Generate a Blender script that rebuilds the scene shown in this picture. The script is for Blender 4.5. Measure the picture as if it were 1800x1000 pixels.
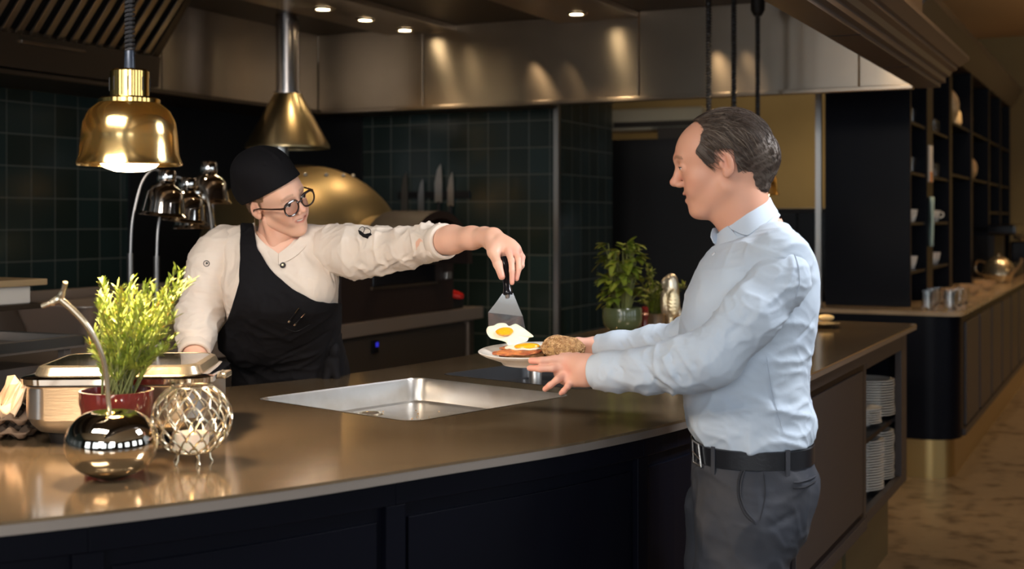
import bpy, math, random
import numpy as np
from mathutils import Vector, Matrix
from mathutils.geometry import tessellate_polygon
random.seed(7)
PI = math.pi
for o in list(bpy.data.objects): bpy.data.objects.remove(o)
scene = bpy.context.scene
COL = scene.collection
# ------------------------------------------------------------ camera
F = 2272.0; CH = 1.55; HY = 385.0
cd = bpy.data.cameras.new('camera'); cam = bpy.data.objects.new('camera', cd); COL.objects.link(cam)
cam.location = (0, 0, CH); cam.rotation_euler = (PI/2, 0, 0)
cd.sensor_width = 36; cd.lens = 36*F/1800; cd.shift_y = -(500-HY)/1800
cd.dof.use_dof = True; cd.dof.focus_distance = 3.38; cd.dof.aperture_fstop = 3.2
cd.clip_start = .05; cd.clip_end = 80
scene.camera = cam
# ------------------------------------------------------------ world / view
w = bpy.data.worlds.new('world'); scene.world = w; w.use_nodes = True
w.node_tree.nodes['Background'].inputs[0].default_value = (.55, .42, .30, 1)
w.node_tree.nodes['Background'].inputs[1].default_value = .14
vs = scene.view_settings
vs.view_transform = 'Standard'; vs.look = 'None'; vs.exposure = 0.0; vs.gamma = 1; vs.use_curve_mapping = False
# ------------------------------------------------------------ frames
TH = math.radians(26); CT = math.cos(TH); ST = math.sin(TH)
def W(a, b, z=0.0):                      # room coordinates (a = right, b = away) to world
    return Vector((CT*a+ST*b, -ST*a+CT*b, z))
def AB(v): return (CT*v[0]-ST*v[1], ST*v[0]+CT*v[1])
def P(x, y, Y): return Vector(((x-900)/F*Y, Y, CH-(y-HY)/F*Y))
def PZ(x, y, Z):
    Y = (CH-Z)*F/(y-HY); return Vector(((x-900)/F*Y, Y, Z))
# ------------------------------------------------------------ lights
def area(name, loc, target, sx, sy, power, col, spread=180):
    l = bpy.data.lights.new(name, 'AREA'); l.shape = 'RECTANGLE'; l.size = sx; l.size_y = sy
    l.energy = power; l.color = col; l.spread = math.radians(spread)
    o = bpy.data.objects.new(name, l); COL.objects.link(o); o.location = loc
    o.rotation_euler = (Vector(target)-Vector(loc)).to_track_quat('-Z', 'Y').to_euler(); return o
def spot(name, loc, target, power, col, ang, blend=.5, rad=.03):
    l = bpy.data.lights.new(name, 'SPOT'); l.energy = power; l.color = col
    l.spot_size = math.radians(ang); l.spot_blend = blend; l.shadow_soft_size = rad
    o = bpy.data.objects.new(name, l); COL.objects.link(o); o.location = loc
    o.rotation_euler = (Vector(target)-Vector(loc)).to_track_quat('-Z', 'Y').to_euler(); return o
DAY = (.93, .96, 1.0); WARM = (1.0, .72, .42); SOFT = (1.0, .86, .70)
# daylight from the tall windows behind and beside the camera, plus added out-of-view softboxes lighting cook and man
area('window_light', (-1.6, -3.4, 2.3), (-.4, 3.6, 1.2), 1.2, 2.0, 26, DAY, 120)
area('window_light', (1.3, -3.4, 2.3), (.2, 3.4, 1.2), 1.2, 2.0, 26, DAY, 120)
area('softbox_fill', (-1.15, 1.7, 2.75), (-.55, 3.75, 1.2), 1.0, .8, 36, (1, .90, .80), 110)
area('softbox_fill', (1.75, 3.0, 2.75), (.45, 3.0, 1.25), .6, .6, 27, (.93, .95, 1.0), 120)
# ------------------------------------------------------------ materials
def mat(name, col, rough=.5, metal=0, bump=None, vary=None, emit=None, trans=0, ior=1.45, coat=0, sss=0, aniso=0, spec=.5, sheen=0):
    m = bpy.data.materials.new(name); m.use_nodes = True; nt = m.node_tree; b = nt.nodes['Principled BSDF']
    b.inputs['Base Color'].default_value = (*col, 1); b.inputs['Roughness'].default_value = rough
    b.inputs['Metallic'].default_value = metal; b.inputs['IOR'].default_value = ior
    b.inputs['Transmission Weight'].default_value = trans; b.inputs['Coat Weight'].default_value = coat
    b.inputs['Specular IOR Level'].default_value = spec; b.inputs['Anisotropic'].default_value = aniso
    if sheen: b.inputs['Sheen Weight'].default_value = sheen
    if sss:
        b.inputs['Subsurface Weight'].default_value = sss; b.inputs['Subsurface Radius'].default_value = (1, .35, .2)
        b.inputs['Subsurface Scale'].default_value = .006
    if emit:
        b.inputs['Emission Color'].default_value = (*emit[0], 1); b.inputs['Emission Strength'].default_value = emit[1]
    N = nt.nodes.new; L = nt.links.new
    tc = N('ShaderNodeTexCoord') if (vary or bump) else None
    if vary:                                    # (scale, second colour, amount low, high, stretch)
        sc, c2, lo, hi = vary[:4]; st = vary[4] if len(vary) > 4 else (1, 1, 1)
        mp = N('ShaderNodeMapping'); mp.inputs['Scale'].default_value = st; L(tc.outputs['Object'], mp.inputs[0])
        n = N('ShaderNodeTexNoise'); n.inputs['Scale'].default_value = sc; n.inputs['Detail'].default_value = 5; L(mp.outputs[0], n.inputs['Vector'])
        r = N('ShaderNodeMapRange'); r.inputs[1].default_value = lo; r.inputs[2].default_value = hi; L(n.outputs['Fac'], r.inputs[0])
        mx = N('ShaderNodeMix'); mx.data_type = 'RGBA'; mx.inputs[6].default_value = (*col, 1); mx.inputs[7].default_value = (*c2, 1)
        L(r.outputs[0], mx.inputs[0]); L(mx.outputs[2], b.inputs['Base Color'])
    if bump:                                    # (scale, strength, distance, stretch)
        sc, stg, di = bump[:3]; st = bump[3] if len(bump) > 3 else (1, 1, 1)
        mp = N('ShaderNodeMapping'); mp.inputs['Scale'].default_value = st; L(tc.outputs['Object'], mp.inputs[0])
        n = N('ShaderNodeTexNoise'); n.inputs['Scale'].default_value = sc; n.inputs['Detail'].default_value = 4; L(mp.outputs[0], n.inputs['Vector'])
        bp = N('ShaderNodeBump'); bp.inputs['Strength'].default_value = stg; bp.inputs['Distance'].default_value = di
        L(n.outputs['Fac'], bp.inputs['Height']); L(bp.outputs[0], b.inputs['Normal'])
    if aniso:
        tg = N('ShaderNodeTangent'); tg.direction_type = 'RADIAL'; tg.axis = 'Z'; L(tg.outputs[0], b.inputs['Tangent']); b.inputs['Anisotropic Rotation'].default_value = .25
    return m
def tile_mat(name, axis, tw, th, off=(0, 0)):
    m = mat(name, (.012, .02, .019), .22, 0, spec=.5); nt = m.node_tree; N = nt.nodes.new; L = nt.links.new
    b = nt.nodes['Principled BSDF']; tc = N('ShaderNodeTexCoord'); sp = N('ShaderNodeSeparateXYZ'); cb = N('ShaderNodeCombineXYZ')
    L(tc.outputs['Object'], sp.inputs[0]); L(sp.outputs[axis], cb.inputs[0]); L(sp.outputs[2], cb.inputs[1])
    mp = N('ShaderNodeMapping'); mp.inputs['Location'].default_value = (off[0], off[1], 0); L(cb.outputs[0], mp.inputs[0])
    br = N('ShaderNodeTexBrick'); br.offset = 0; br.squash = 1; br.inputs['Scale'].default_value = 1
    br.inputs['Brick Width'].default_value = tw; br.inputs['Row Height'].default_value = th
    br.inputs['Mortar Size'].default_value = .0028; br.inputs['Mortar Smooth'].default_value = .3
    br.inputs['Color1'].default_value = (.018, .027, .022, 1); br.inputs['Color2'].default_value = (.024, .042, .040, 1)
    br.inputs['Mortar'].default_value = (.12, .125, .105, 1); br.inputs['Bias'].default_value = -.1
    L(mp.outputs[0], br.inputs['Vector']); L(br.outputs['Color'], b.inputs['Base Color'])
    mr = N('ShaderNodeMapRange'); mr.inputs[3].default_value = .2; mr.inputs[4].default_value = .7; L(br.outputs['Fac'], mr.inputs[0]); L(mr.outputs[0], b.inputs['Roughness'])
    n = N('ShaderNodeTexNoise'); n.inputs['Scale'].default_value = 9; L(tc.outputs['Object'], n.inputs['Vector'])
    ad = N('ShaderNodeMath'); ad.operation = 'MULTIPLY_ADD'; ad.inputs[1].default_value = -1; L(br.outputs['Fac'], ad.inputs[0]); L(n.outputs['Fac'], ad.inputs[2])
    bp = N('ShaderNodeBump'); bp.inputs['Strength'].default_value = .35; bp.inputs['Distance'].default_value = .004
    L(ad.outputs[0], bp.inputs['Height']); L(bp.outputs[0], b.inputs['Normal'])
    return m
def tint_mat(name, base, rough, sss=0, bump=None, sheen=0):          # base colour times the mesh's own 'tint' colours
    m = mat(name, base, rough, sss=sss, bump=bump, sheen=sheen); nt = m.node_tree
    at = nt.nodes.new('ShaderNodeAttribute'); at.attribute_name = 'tint'
    nt.links.new(at.outputs['Color'], nt.nodes['Principled BSDF'].inputs['Base Color']); return m
M = {}
M['counter'] = mat('bronzed_steel_top', (.36, .255, .15), .13, .72, bump=(5, .035, .01), vary=(2.2, (.27, .19, .11), .35, .7, (1, 1, 1)))
M['counter_edge'] = mat('bronzed_steel_edge', (.42, .36, .31), .35, .8)
M['navy'] = mat('navy_lacquer', (.0028, .0032, .0065), .36, 0, bump=(40, .03, .002), spec=.12)
M['charcoal'] = mat('charcoal_lacquer', (.042, .034, .033), .42, 0, bump=(30, .03, .002))
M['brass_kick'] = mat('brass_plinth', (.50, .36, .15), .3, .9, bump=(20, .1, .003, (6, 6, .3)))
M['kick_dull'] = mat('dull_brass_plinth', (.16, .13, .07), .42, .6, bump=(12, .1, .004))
M['steel'] = mat('brushed_steel', (.52, .50, .47), .3, .95, bump=(25, .12, .002, (1, 1, 12)))
M['sink'] = mat('satin_basin_steel', (.66, .64, .61), .33, .92, bump=(10, .1, .004), vary=(7, (.50, .46, .40), .45, .75))
M['hood'] = mat('brushed_hood_steel', (.46, .39, .31), .33, .95, bump=(3, .12, .01, (1, 1, .3)), vary=(1.3, (.36, .30, .24), .35, .7), aniso=.85)
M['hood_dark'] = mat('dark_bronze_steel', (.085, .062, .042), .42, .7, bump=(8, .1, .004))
M['hood_trim'] = mat('bronze_moulding', (.17, .142, .125), .38, .6)
M['window'] = mat('daylight_window', (.8, .9, 1), .3, emit=((.80, .90, 1.0), 3.0))
M['black'] = mat('matt_black', (.006, .006, .007), .55)
M['blackgloss'] = mat('gloss_black', (.008, .008, .010), .15)
M['chrome'] = mat('chrome', (.86, .82, .77), .06, 1)
M['gold'] = mat('polished_gold', (.93, .62, .20), .13, 1)
M['brass_brushed'] = mat('brushed_brass', (.62, .48, .26), .3, 1, bump=(30, .15, .002, (3, 3, .4)))
M['silverball'] = mat('polished_champagne_silver', (.80, .75, .66), .05, 1)
M['champ'] = mat('champagne_metal', (.62, .53, .38), .25, .9)
M['olive'] = mat('olive_plaster', (.20, .16, .078), .8, vary=(.8, (.15, .12, .06), .4, .7))
M['ceil'] = mat('ceiling_paint', (.42, .28, .15), .85)
M['cream'] = mat('cream_plaster', (.46, .43, .33), .8)
M['white'] = mat('white_glaze', (.78, .74, .68), .22, 0, coat=.3)
M['glass'] = mat('clear_glass', (.95, .96, .95), .03, 0, trans=1, ior=1.45)
M['bulb'] = mat('glowing_bulb', (1, .9, .75), .4, emit=((1, .78, .50), 26))
M['led'] = mat('downlight_lens', (1, .9, .7), .4, emit=((1, .80, .50), 45))
M['floor'] = mat('brown_stone_floor', (.21, .15, .095), .38, 0, vary=(9, (.095, .063, .038), .50, .68, (1, 1, 1)), bump=(14, .1, .004))
M['wall_dark'] = mat('dark_wall', (.035, .03, .026), .7)
M['tileL'] = tile_mat('green_wall_tile', 1, .165, .166, (.045, .0)); M['tileF'] = tile_mat('green_back_tile', 0, .142, .166, (.03, .0))
M['tileP'] = tile_mat('green_pillar_tile', 1, .142, .166, (.0, .0))
M['papers'] = mat('paper', (.72, .66, .58), .8); M['cardboard'] = mat('cardboard', (.40, .27, .15), .8, bump=(60, .2, .002))
# ------------------------------------------------------------ mesh builder
ORG = {}
def frame(axis):
    z = Vector(axis).normalized(); x = z.orthogonal().normalized(); return x, z.cross(x), z
def catmull(pts, n=6, closed=False):
    pts = [Vector(p) for p in pts]; out = []; N = len(pts); R = N if closed else N-1
    for i in range(R):
        p1 = pts[i]; p2 = pts[(i+1) % N]
        p0 = pts[i-1] if (i > 0 or closed) else p1*2-p2
        p3 = pts[(i+2) % N] if (i+2 < N or closed) else p2*2-p1
        for k in range(n):
            t = k/n; out.append(.5*((2*p1)+(p2-p0)*t+(2*p0-5*p1+4*p2-p3)*t*t+(3*p1-p0-3*p2+p3)*t**3))
    if not closed: out.append(pts[-1])
    return out
class MB:
    def __init__(s): s.v = []; s.f = []; s.T = None
    def add(s, vs, fs):
        n = len(s.v)
        if s.T is not None: vs = [s.T @ Vector(v) for v in vs]
        s.v += [tuple(v) for v in vs]; s.f += [tuple(i+n for i in f) for f in fs]; return s
    def box(s, x0, x1, y0, y1, z0, z1):
        vs = [(x, y, z) for x in (x0, x1) for y in (y0, y1) for z in (z0, z1)]
        return s.add(vs, [(0, 1, 3, 2), (4, 6, 7, 5), (0, 4, 5, 1), (2, 3, 7, 6), (0, 2, 6, 4), (1, 5, 7, 3)])
    def rings(s, rings, cap=True, close=True):
        n = len(rings[0]); vs = [p for r in rings for p in r]; fs = []
        for i in range(len(rings)-1):
            for j in range(n if close else n-1):
                k = (j+1) % n; fs.append((i*n+j, i*n+k, (i+1)*n+k, (i+1)*n+j))
        if cap: fs.append(tuple(range(n))[::-1]); fs.append(tuple((len(rings)-1)*n+j for j in range(n)))
        return s.add(vs, fs)
    def tube(s, path, r, n=10, cap=True):
        path = [Vector(p) for p in path]; rr = r if isinstance(r, (list, tuple)) else [r]*len(path); rings = []
        t = (path[1]-path[0]).normalized(); x = t.orthogonal().normalized()
        for i, p in enumerate(path):
            a = path[max(0, i-1)]; b = path[min(len(path)-1, i+1)]; t = (b-a).normalized()
            x = (x-t*x.dot(t)).normalized(); y = t.cross(x)
            rings.append([p+(x*math.cos(2*PI*k/n)+y*math.sin(2*PI*k/n))*rr[i] for k in range(n)])
        return s.rings(rings, cap)
    def lathe(s, prof, c=(0, 0, 0), n=32, axis=(0, 0, 1), sx=1, sy=1):
        x, y, z = frame(axis) if tuple(axis) != (0, 0, 1) else (Vector((1, 0, 0)), Vector((0, 1, 0)), Vector((0, 0, 1)))
        c = Vector(c); rings = [[c+z*h+(x*math.cos(2*PI*k/n)*sx+y*math.sin(2*PI*k/n)*sy)*max(r, 1e-5) for k in range(n)] for r, h in prof]
        return s.rings(rings, cap=False)
    def cyl(s, p0, p1, r0, r1=None, n=20): return s.tube([p0, p1], [r0, r0 if r1 is None else r1], n)
    def ball(s, c, r, n=16, m=10, sc=(1, 1, 1), rot=None):
        c = Vector(c); rings = []
        for i in range(m+1):
            ph = PI*i/m; ring = []
            for k in range(n):
                v = Vector((math.sin(ph)*math.cos(2*PI*k/n)*sc[0], math.sin(ph)*math.sin(2*PI*k/n)*sc[1], math.cos(ph)*sc[2]))*r
                if i in (0, m): v += Vector((math.cos(2*PI*k/n), math.sin(2*PI*k/n), 0))*1e-5
                if rot is not None: v = rot @ v
                ring.append(c+v)
            rings.append(ring)
        return s.rings(rings[::-1], cap=False)
    def prism(s, loops, z0, z1):                # outer loop + holes (2-D), extruded
        L3 = [[Vector((p[0], p[1], 0)) for p in l] for l in loops]; tris = tessellate_polygon(L3)
        flat = [p for l in L3 for p in l]; n = len(flat)
        vs = [(p.x, p.y, z1) for p in flat]+[(p.x, p.y, z0) for p in flat]
        fs = []
        for t in tris:
            a, b, c = (flat[i] for i in t)
            up = (b-a).cross(c-a).z > 0
            t = tuple(t) if up else tuple(t)[::-1]
            fs.append(t); fs.append(tuple(i+n for i in t[::-1]))
        o = 0
        for l in L3:
            m = len(l); A = sum(l[i].x*l[(i+1) % m].y-l[(i+1) % m].x*l[i].y for i in range(m))
            for i in range(m):
                j = (i+1) % m; q = (o+i, o+i+n, o+j+n, o+j)
                fs.append(q if (A > 0) != (l is L3[0]) else q[::-1])
            o += m
        return s.add(vs, fs)
    def build(s, name, m, parent=None, room=False, bev=0, smooth=True, ang=35, tint=None, fix=True):
        V = np.array(s.v, dtype=float)
        if parent is None:
            lo = V.min(0); hi = V.max(0); org = Vector(((lo[0]+hi[0])/2, (lo[1]+hi[1])/2, lo[2]))
        else: org = Vector(ORG[parent.name])
        V = V-np.array(org); me = bpy.data.meshes.new(name); me.from_pydata([tuple(v) for v in V], [], s.f); me.update()
        if fix:
            import bmesh
            bm = bmesh.new(); bm.from_mesh(me); bmesh.ops.remove_doubles(bm, verts=bm.verts, dist=1e-5); bmesh.ops.recalc_face_normals(bm, faces=bm.faces); bm.to_mesh(me); bm.free()
        if isinstance(m, str): m = M[m]
        me.materials.append(m); o = bpy.data.objects.new(name, me); COL.objects.link(o)
        if parent is None:
            o.location = W(*org) if room else org
            if room: o.rotation_euler = (0, 0, -TH)
        else: o.parent = parent
        ORG[o.name] = tuple(org)
        if smooth and not bev: me.shade_smooth(); me.set_sharp_from_angle(angle=math.radians(ang))
        if bev:
            md = o.modifiers.new('bevel', 'BEVEL'); md.width = bev; md.segments = 2; md.limit_method = 'ANGLE'
        if tint is not None:
            at = me.color_attributes.new('tint', 'FLOAT_COLOR', 'POINT')
            d = np.ones((len(me.vertices), 4), dtype=np.float32); d[:, :3] = tint; at.data.foreach_set('color', d.ravel())
        return o
def tag(o, label=None, cat=None, group=None, kind=None):
    if label: o['label'] = label
    if cat: o['category'] = cat
    if group: o['group'] = group
    if kind: o['kind'] = kind
    return o
def thing(name, label, cat, loc=(0, 0, 0), group=None, room=False, rot=0):
    o = bpy.data.objects.new(name, None); COL.objects.link(o); o.empty_display_size = .05
    o.location = W(*loc) if room else loc
    o.rotation_euler = (0, 0, (-TH if room else 0)+rot); ORG[o.name] = tuple(loc)
    return tag(o, label, cat, group)
def struct(o): o['kind'] = 'structure'; return o
def dup(root, loc, rotz=None, label=None, group=None, scale=None):
    def cp(o, par):
        c = o.copy(); COL.objects.link(c); c.parent = par
        for ch in o.children: cp(ch, c)
        return c
    r = cp(root, None); r.location = loc
    if rotz is not None: r.rotation_euler = (0, 0, rotz)
    if scale: r.scale = (scale,)*3
    if label: r['label'] = label
    if group: r['group'] = group
    return r
# ------------------------------------------------------------ room shell
WA = -5.25; WB = 7.23; HZ = 2.225; CZ = 2.72
def sbox(name, m, *b, bev=0, **k): return struct(MB().box(*b).build(name, m, room=True, bev=bev, **k))
sbox('floor', 'floor', -7, 6.5, -4.5, 17, -.05, 0)
sbox('wall_left', 'tileL', WA-.1, WA, -4.5, WB+.1, 0, 3.9)
sbox('wall_back', 'tileF', WA, -3.213, WB, WB+.1, 0, 2.6)
sbox('wall_pillar', 'tileP', -3.5, -3.213, WB+.1, 8.13, 0, 2.6)
sbox('trim_1', 'steel', -3.235, -3.203, WB-.02, WB+.012, 0, 2.6)
sbox('wall_niche', 'black', WA, WA+.02, 5.72, WB, 0, 2.6)
sbox('wall_niche_back', 'black', WA+.02, -4.62, WB-.02, WB, 0, 2.6)
sbox('wall_pantry', 'olive', -5.4, -1.86, 11.5, 11.6, 0, 3.9)
sbox('wall_far', 'olive', -1.9, 6.5, 16.9, 17, 0, 3.9)
sbox('wall_right', 'wall_dark', 6.5, 6.6, -4.5, 17, 0, 3.9)
sbox('wall_rear', 'wall_dark', -7, 6.5, -4.6, -4.5, 0, 3.9)
sbox('ceiling', 'ceil', -7, 6.5, -4.5, 17, 3.78, 3.9)
sbox('trim_2', 'cream', -1.6, -1.12, 8.4, 8.8, 2.98, 3.78)
# low dark partition and cupboard seen through the pass
sbox('wall_partition', 'black', -3.9, -2.68, 8.7, 8.8, 0, 2.12)
t = thing('refrigerator', 'tall dark cabinet in the olive back room, seen behind the man', 'cabinet', (-2.25, 9.6, 0), room=True)
MB().box(-2.62, -1.85, 9.3, 9.9, 0, 1.63).build('body', 'black', t, bev=.01)
MB().box(-2.60, -2.24, 9.28, 9.3, .08, 1.6).build('door', 'blackgloss', t, bev=.004); MB().box(-2.23, -1.87, 9.28, 9.3, .08, 1.6).build('door', 'blackgloss', t, bev=.004)
t = thing('air_conditioner', 'cream air conditioning unit high in the olive back room', 'air conditioner', (-3.15, 9.0, 2.2), room=True)
MB().box(-3.6, -2.83, 8.9, 9.25, 2.20, 2.36).build('casing', 'cream', t, bev=.02)
MB().box(-3.5, -2.88, 8.885, 8.9, 2.22, 2.26).build('vent', 'wall_dark', t); MB().box(-3.1, -2.75, 8.72, 9.0, 2.12, 2.2).build('bracket', 'wall_dark', t)
# tall windows of the dining side, behind and to the right of the camera
for i, (a, b, ax) in enumerate(((-3.6, -4.49, 0), (-1.2, -4.49, 0), (1.2, -4.49, 0), (3.6, -4.49, 0), (6.49, -2.2, 1), (6.49, .6, 1), (6.49, 3.4, 1), (6.49, 6.2, 1))):
    wn = thing('window_%d' % (i+1), None, None, (a, b, .9), room=True); struct(wn); b_ = MB(); p_ = MB()
    def wb(u0, u1, d0, d1, z0, z1, B_):
        if ax == 0: B_.box(a+u0, a+u1, b+d0, b+d1, z0, z1)
        else: B_.box(a-d1, a-d0, b+u0, b+u1, z0, z1)
    wb(-.75, .75, 0, .012, .9, 3.1, p_); p_.build('pane', 'window', wn)
    for q_ in ((-.8, -.74), (.74, .8), (-.03, .03)): wb(q_[0], q_[1], .0, .05, .86, 3.14, b_)
    for z_ in (.86, 1.95, 3.08): wb(-.8, .8, .0, .05, z_, z_+.06, b_)
    b_.build('frame', 'wall_dark', wn)
for a, b in ((-2.2, .2), (-.6, -.8), (.9, .2), (2.4, 1.4), (.9, -2.2), (-2.2, -2.2), (2.4, -1.2), (2.6, 4.2), (2.4, 7.5), (3.8, 3)):
    spot('downlight_and_fill', W(a, b, 3.72), W(a, b, 0), 22, WARM, 100, .8, .06)  # added unseen warm spots, for room light and reflections in the metal
# ------------------------------------------------------------ extraction canopy over the island
t = thing('extraction_hood', 'large brushed bronze steel extraction canopy above the kitchen and island', 'extractor hood', (-2.9, 4, HZ), room=True)
sm = 'hood'
def hoodpanels(name, ax, c, lo, hi, seams, z0, z1, m):
    e = [lo]+seams+[hi]
    for i in range(len(e)-1):
        b = MB()
        if ax == 'b': b.box(e[i]+.004, e[i+1]-.004, c, c+.03, z0, z1)
        else: b.box(c-.03, c, e[i]+.004, e[i+1]-.004, z0, z1)
        b.build(name, m, t, bev=.002)
hoodpanels('far_panel', 'b', 6.86, -4.72, -1.05, [-3.95, -2.55, -1.33], HZ, CZ, 'hood')
hoodpanels('side_panel', 'a', -4.72, .3, 6.86, [2.1, 3.9, 5.4], HZ, CZ, 'hood')
lip = MB(); lip.box(-4.72, -1.05, 6.80, 6.86, HZ-.012, HZ+.012); lip.build('front_lip', 'hood', t, bev=.004)
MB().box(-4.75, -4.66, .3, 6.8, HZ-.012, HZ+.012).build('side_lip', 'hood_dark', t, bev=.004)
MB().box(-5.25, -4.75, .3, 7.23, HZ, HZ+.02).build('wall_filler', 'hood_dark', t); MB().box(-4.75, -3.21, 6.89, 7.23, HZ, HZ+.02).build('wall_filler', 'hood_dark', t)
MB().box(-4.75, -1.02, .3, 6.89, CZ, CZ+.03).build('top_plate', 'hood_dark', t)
for a0, a1 in ((-4.2, -3.72), (-3.05, -2.55)): MB().box(a0, a1, .3, 6.86, CZ-.035, CZ).build('light_channel', 'hood', t, bev=.004)
for b0 in (2.5, 4.4, 6.2): MB().box(-2.4, -1.05, b0, b0+.012, CZ-.012, CZ).build('ceiling_seam', 'hood_trim', t)
# right hand fascia with stepped crown moulding
prof = [(-1.05, HZ), (-.93, HZ), (-.93, HZ+.02), (-.905, HZ+.022), (-.905, HZ+.05), (-.885, HZ+.053), (-.875, HZ+.075), (-.85, HZ+.082), (-.85, HZ+.098), (-.835, HZ+.10), (-.80, HZ+.125), (-.79, HZ+.13), (-.79, HZ+.15), (-1.02, HZ+.152), (-1.02, HZ+.495), (-1.05, HZ+.495)]
MB().rings([[(a, b, z) for a, z in prof] for b in (.3, 6.92)]).build('crown_moulding', 'hood_trim', t, ang=20)
for b0 in (2.6, 3.7, 4.8, 5.9): MB().box(-1.046, -.925, b0, b0+.006, HZ-.002, HZ).build('soffit_seam', 'black', t)
# grease filters: louvred bank on the left
fp = thing('grease_filter_bank', 'louvred bronze grease filter bank at top left under the canopy', 'grease filter', (-4.6, 2.5, 2.28), room=True)
A0, Z0, A1, Z1 = -4.68, 2.40, -4.42, 2.70
MB().rings([[(-4.69, b, HZ+.02), (-4.655, b, HZ+.02), (-4.64, b, Z0), (-4.69, b, Z0)] for b in (.4, 5.30)]).build('lower_rail', 'hood_dark', fp)
MB().rings([[(-4.69, b, Z0), (A0+.02, b, Z0-.005), (A1, b, Z1), (A1, b, Z1+.018), (-4.69, b, Z1+.018)] for b in (5.25, 5.30)]).build('end_plate', 'hood_dark', fp)
MB().rings([[(A0, b, Z0+.03), (A1, b, Z1+.01), (A1, b, Z1+.018), (A0, b, Z0+.045)] for b in (.4, 5.25)]).build('backing', 'black', fp)
b0 = 2.9; k = 0
while b0 < 5.2:
    MB().rings([[(A0+.015, b0, Z0+.0), (A0+.015, b0+.038, Z0+.0), (A0+.015, b0+.038, Z0+.02), (A0+.015, b0, Z0+.02)],
                [(A1, b0, Z1-.015), (A1, b0+.038, Z1-.015), (A1, b0+.038, Z1), (A1, b0, Z1)]]).build('louvre', 'hood', fp, bev=.004)
    b0 += .085
MB().box(-4.66, -4.625, 4.35, 4.75, 2.36, 2.375).build('handle', 'hood', fp, bev=.003)
# downlights
dl = thing('downlight', 'round recessed downlight', 'light', (0, 0, 0), group='round downlights recessed in the canopy ceiling')
MB().lathe([(.055, 0), (.055, -.008), (.045, -.012), (.040, -.006), (.040, 0)], n=28).build('ring', 'hood', dl)
MB().lathe([(.0, -.006), (.039, -.006), (.039, 0)], n=28).build('lens', 'led', dl)
spots = [(-3.96, 5.80, 'recessed downlight furthest left, nearest the chimney pipe', CZ-.036), (-3.96, 6.22, 'middle recessed downlight of the row of three by the chimney pipe', CZ-.036), (-3.96, 6.66, 'right recessed downlight of the row of three by the chimney pipe', CZ-.036),
         (-2.80, 6.55, 'lone recessed downlight above the two bright streaks of the steel canopy', CZ-.036)]
for i, (a, b, lab, z) in enumerate(spots):
    o = dl if i == 0 else dup(dl, (0, 0, 0)); o.location = W(a, b, z); tag(o, lab)
    if 'group' in o: del o['group']
o = dup(dl, W(1.15, 13.6, 3.78), label='recessed downlight in the orange ceiling at top right')
# canopy spots and downlights, then added fills for walls and ceiling
for (a, ta, pw) in ((-3.30, -3.16, 34), (-3.05, -2.98, 12), (-2.18, -2.04, 34), (-2.0, -1.9, 12), (-1.2, -1.12, 30)):
    spot('canopy_spot', W(a, 6.70, CZ-.04), W(ta, 6.86, HZ+.02), pw*.26, WARM, 34, .9, .012)
for a, b, pw in ((-3.96, 5.8, 11), (-3.96, 6.6, 13), (-2.8, 6.5, 22), (-2.6, 4.6, 26), (-1.6, 5.6, 32), (-3.9, 4.4, 9)):
    spot('downlight_and_fill', W(a, b, CZ-.06), W(a, b, 0), pw, WARM, 100, .8, .04)  # beams of the canopy downlights, plus spots without fittings over the work areas
spot('wall_fill_spot', W(-2.6, 7.9, 2.1), W(-3.1, 9.0, 2.3), 5, SOFT, 60, .9, .05)  # these spots are added to brighten air conditioner, cream trim and olive walls
spot('wall_fill_spot', W(.3, 7.0, 3.3), W(-1.2, 8.4, 3.35), 30, WARM, 60, .8, .08)
spot('wall_fill_spot', W(-2.4, 10.0, 3.3), W(-2.6, 11.5, 1.9), 42, WARM, 110, .8, .08)
spot('wall_fill_spot', W(-3.6, 9.3, 3.3), W(-3.4, 11.5, 2.2), 40, WARM, 110, .8, .08)
spot('wall_fill_spot', W(1.2, 15.0, 3.4), W(1.6, 16.9, 1.6), 260, WARM, 120, .8, .08)
area('ceiling_bounce_fill', W(1.6, 12.5, 2.7), W(1.4, 12.7, 3.78), 1.2, .3, 60, WARM, 170)  # added uplight standing in for light bounced onto the ceiling
for a, b, z, pw in ((-2.4, 10.2, 3.5, 170), (1.0, 15.6, 3.5, 160), (.3, 8.0, 3.6, 90), (.4, 11, 3.6, 90), (1.15, 13.6, 3.7, 110), (-.2, 15.5, 3.6, 70), (-1.0, 9.3, 2.9, 22), (-1.0, 11.2, 2.9, 25), (.2, 5.2, 3.6, 60)):
    spot('downlight_and_fill', W(a, b, z), W(a, b, 0), pw, WARM, 110, .8, .06)  # one under the far downlight, the others have no fitting
# ------------------------------------------------------------ island counter
fr = [(-3.3, .30), (-2.8, .58), (-2.3, .90), (-1.95, 1.20), (-1.66, 1.518), (-1.43, 1.89), (-1.253, 2.29), (-1.108, 2.64), (-1.005, 3.05), (-.955, 3.6), (-.945, 4.1), (-.945, 4.8)]
bk = [(-2.17, 4.6), (-2.19, 4.0), (-2.27, 3.4), (-2.40, 3.03), (-2.62, 2.62), (-2.95, 2.25), (-3.4, 1.95), (-3.9, 1.7)]
frc = [(p.x, p.y) for p in catmull([(a, b, 0) for a, b in fr], 6)]; bkc = [(p.x, p.y) for p in catmull([(a, b, 0) for a, b in bk], 6)]
def arc(cx, cy, r, t0, t1, n=6): return [(cx+r*math.cos(math.radians(t0+(t1-t0)*i/n)), cy+r*math.sin(math.radians(t0+(t1-t0)*i/n))) for i in range(n+1)]
EB = 6.28
top = frc+[(-.945, 5.5)]+arc(-.985, EB-.04, .04, 0, 90)+[(-1.6, EB), (-2.17, EB), (-2.17, 5.4)]+bkc
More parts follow.
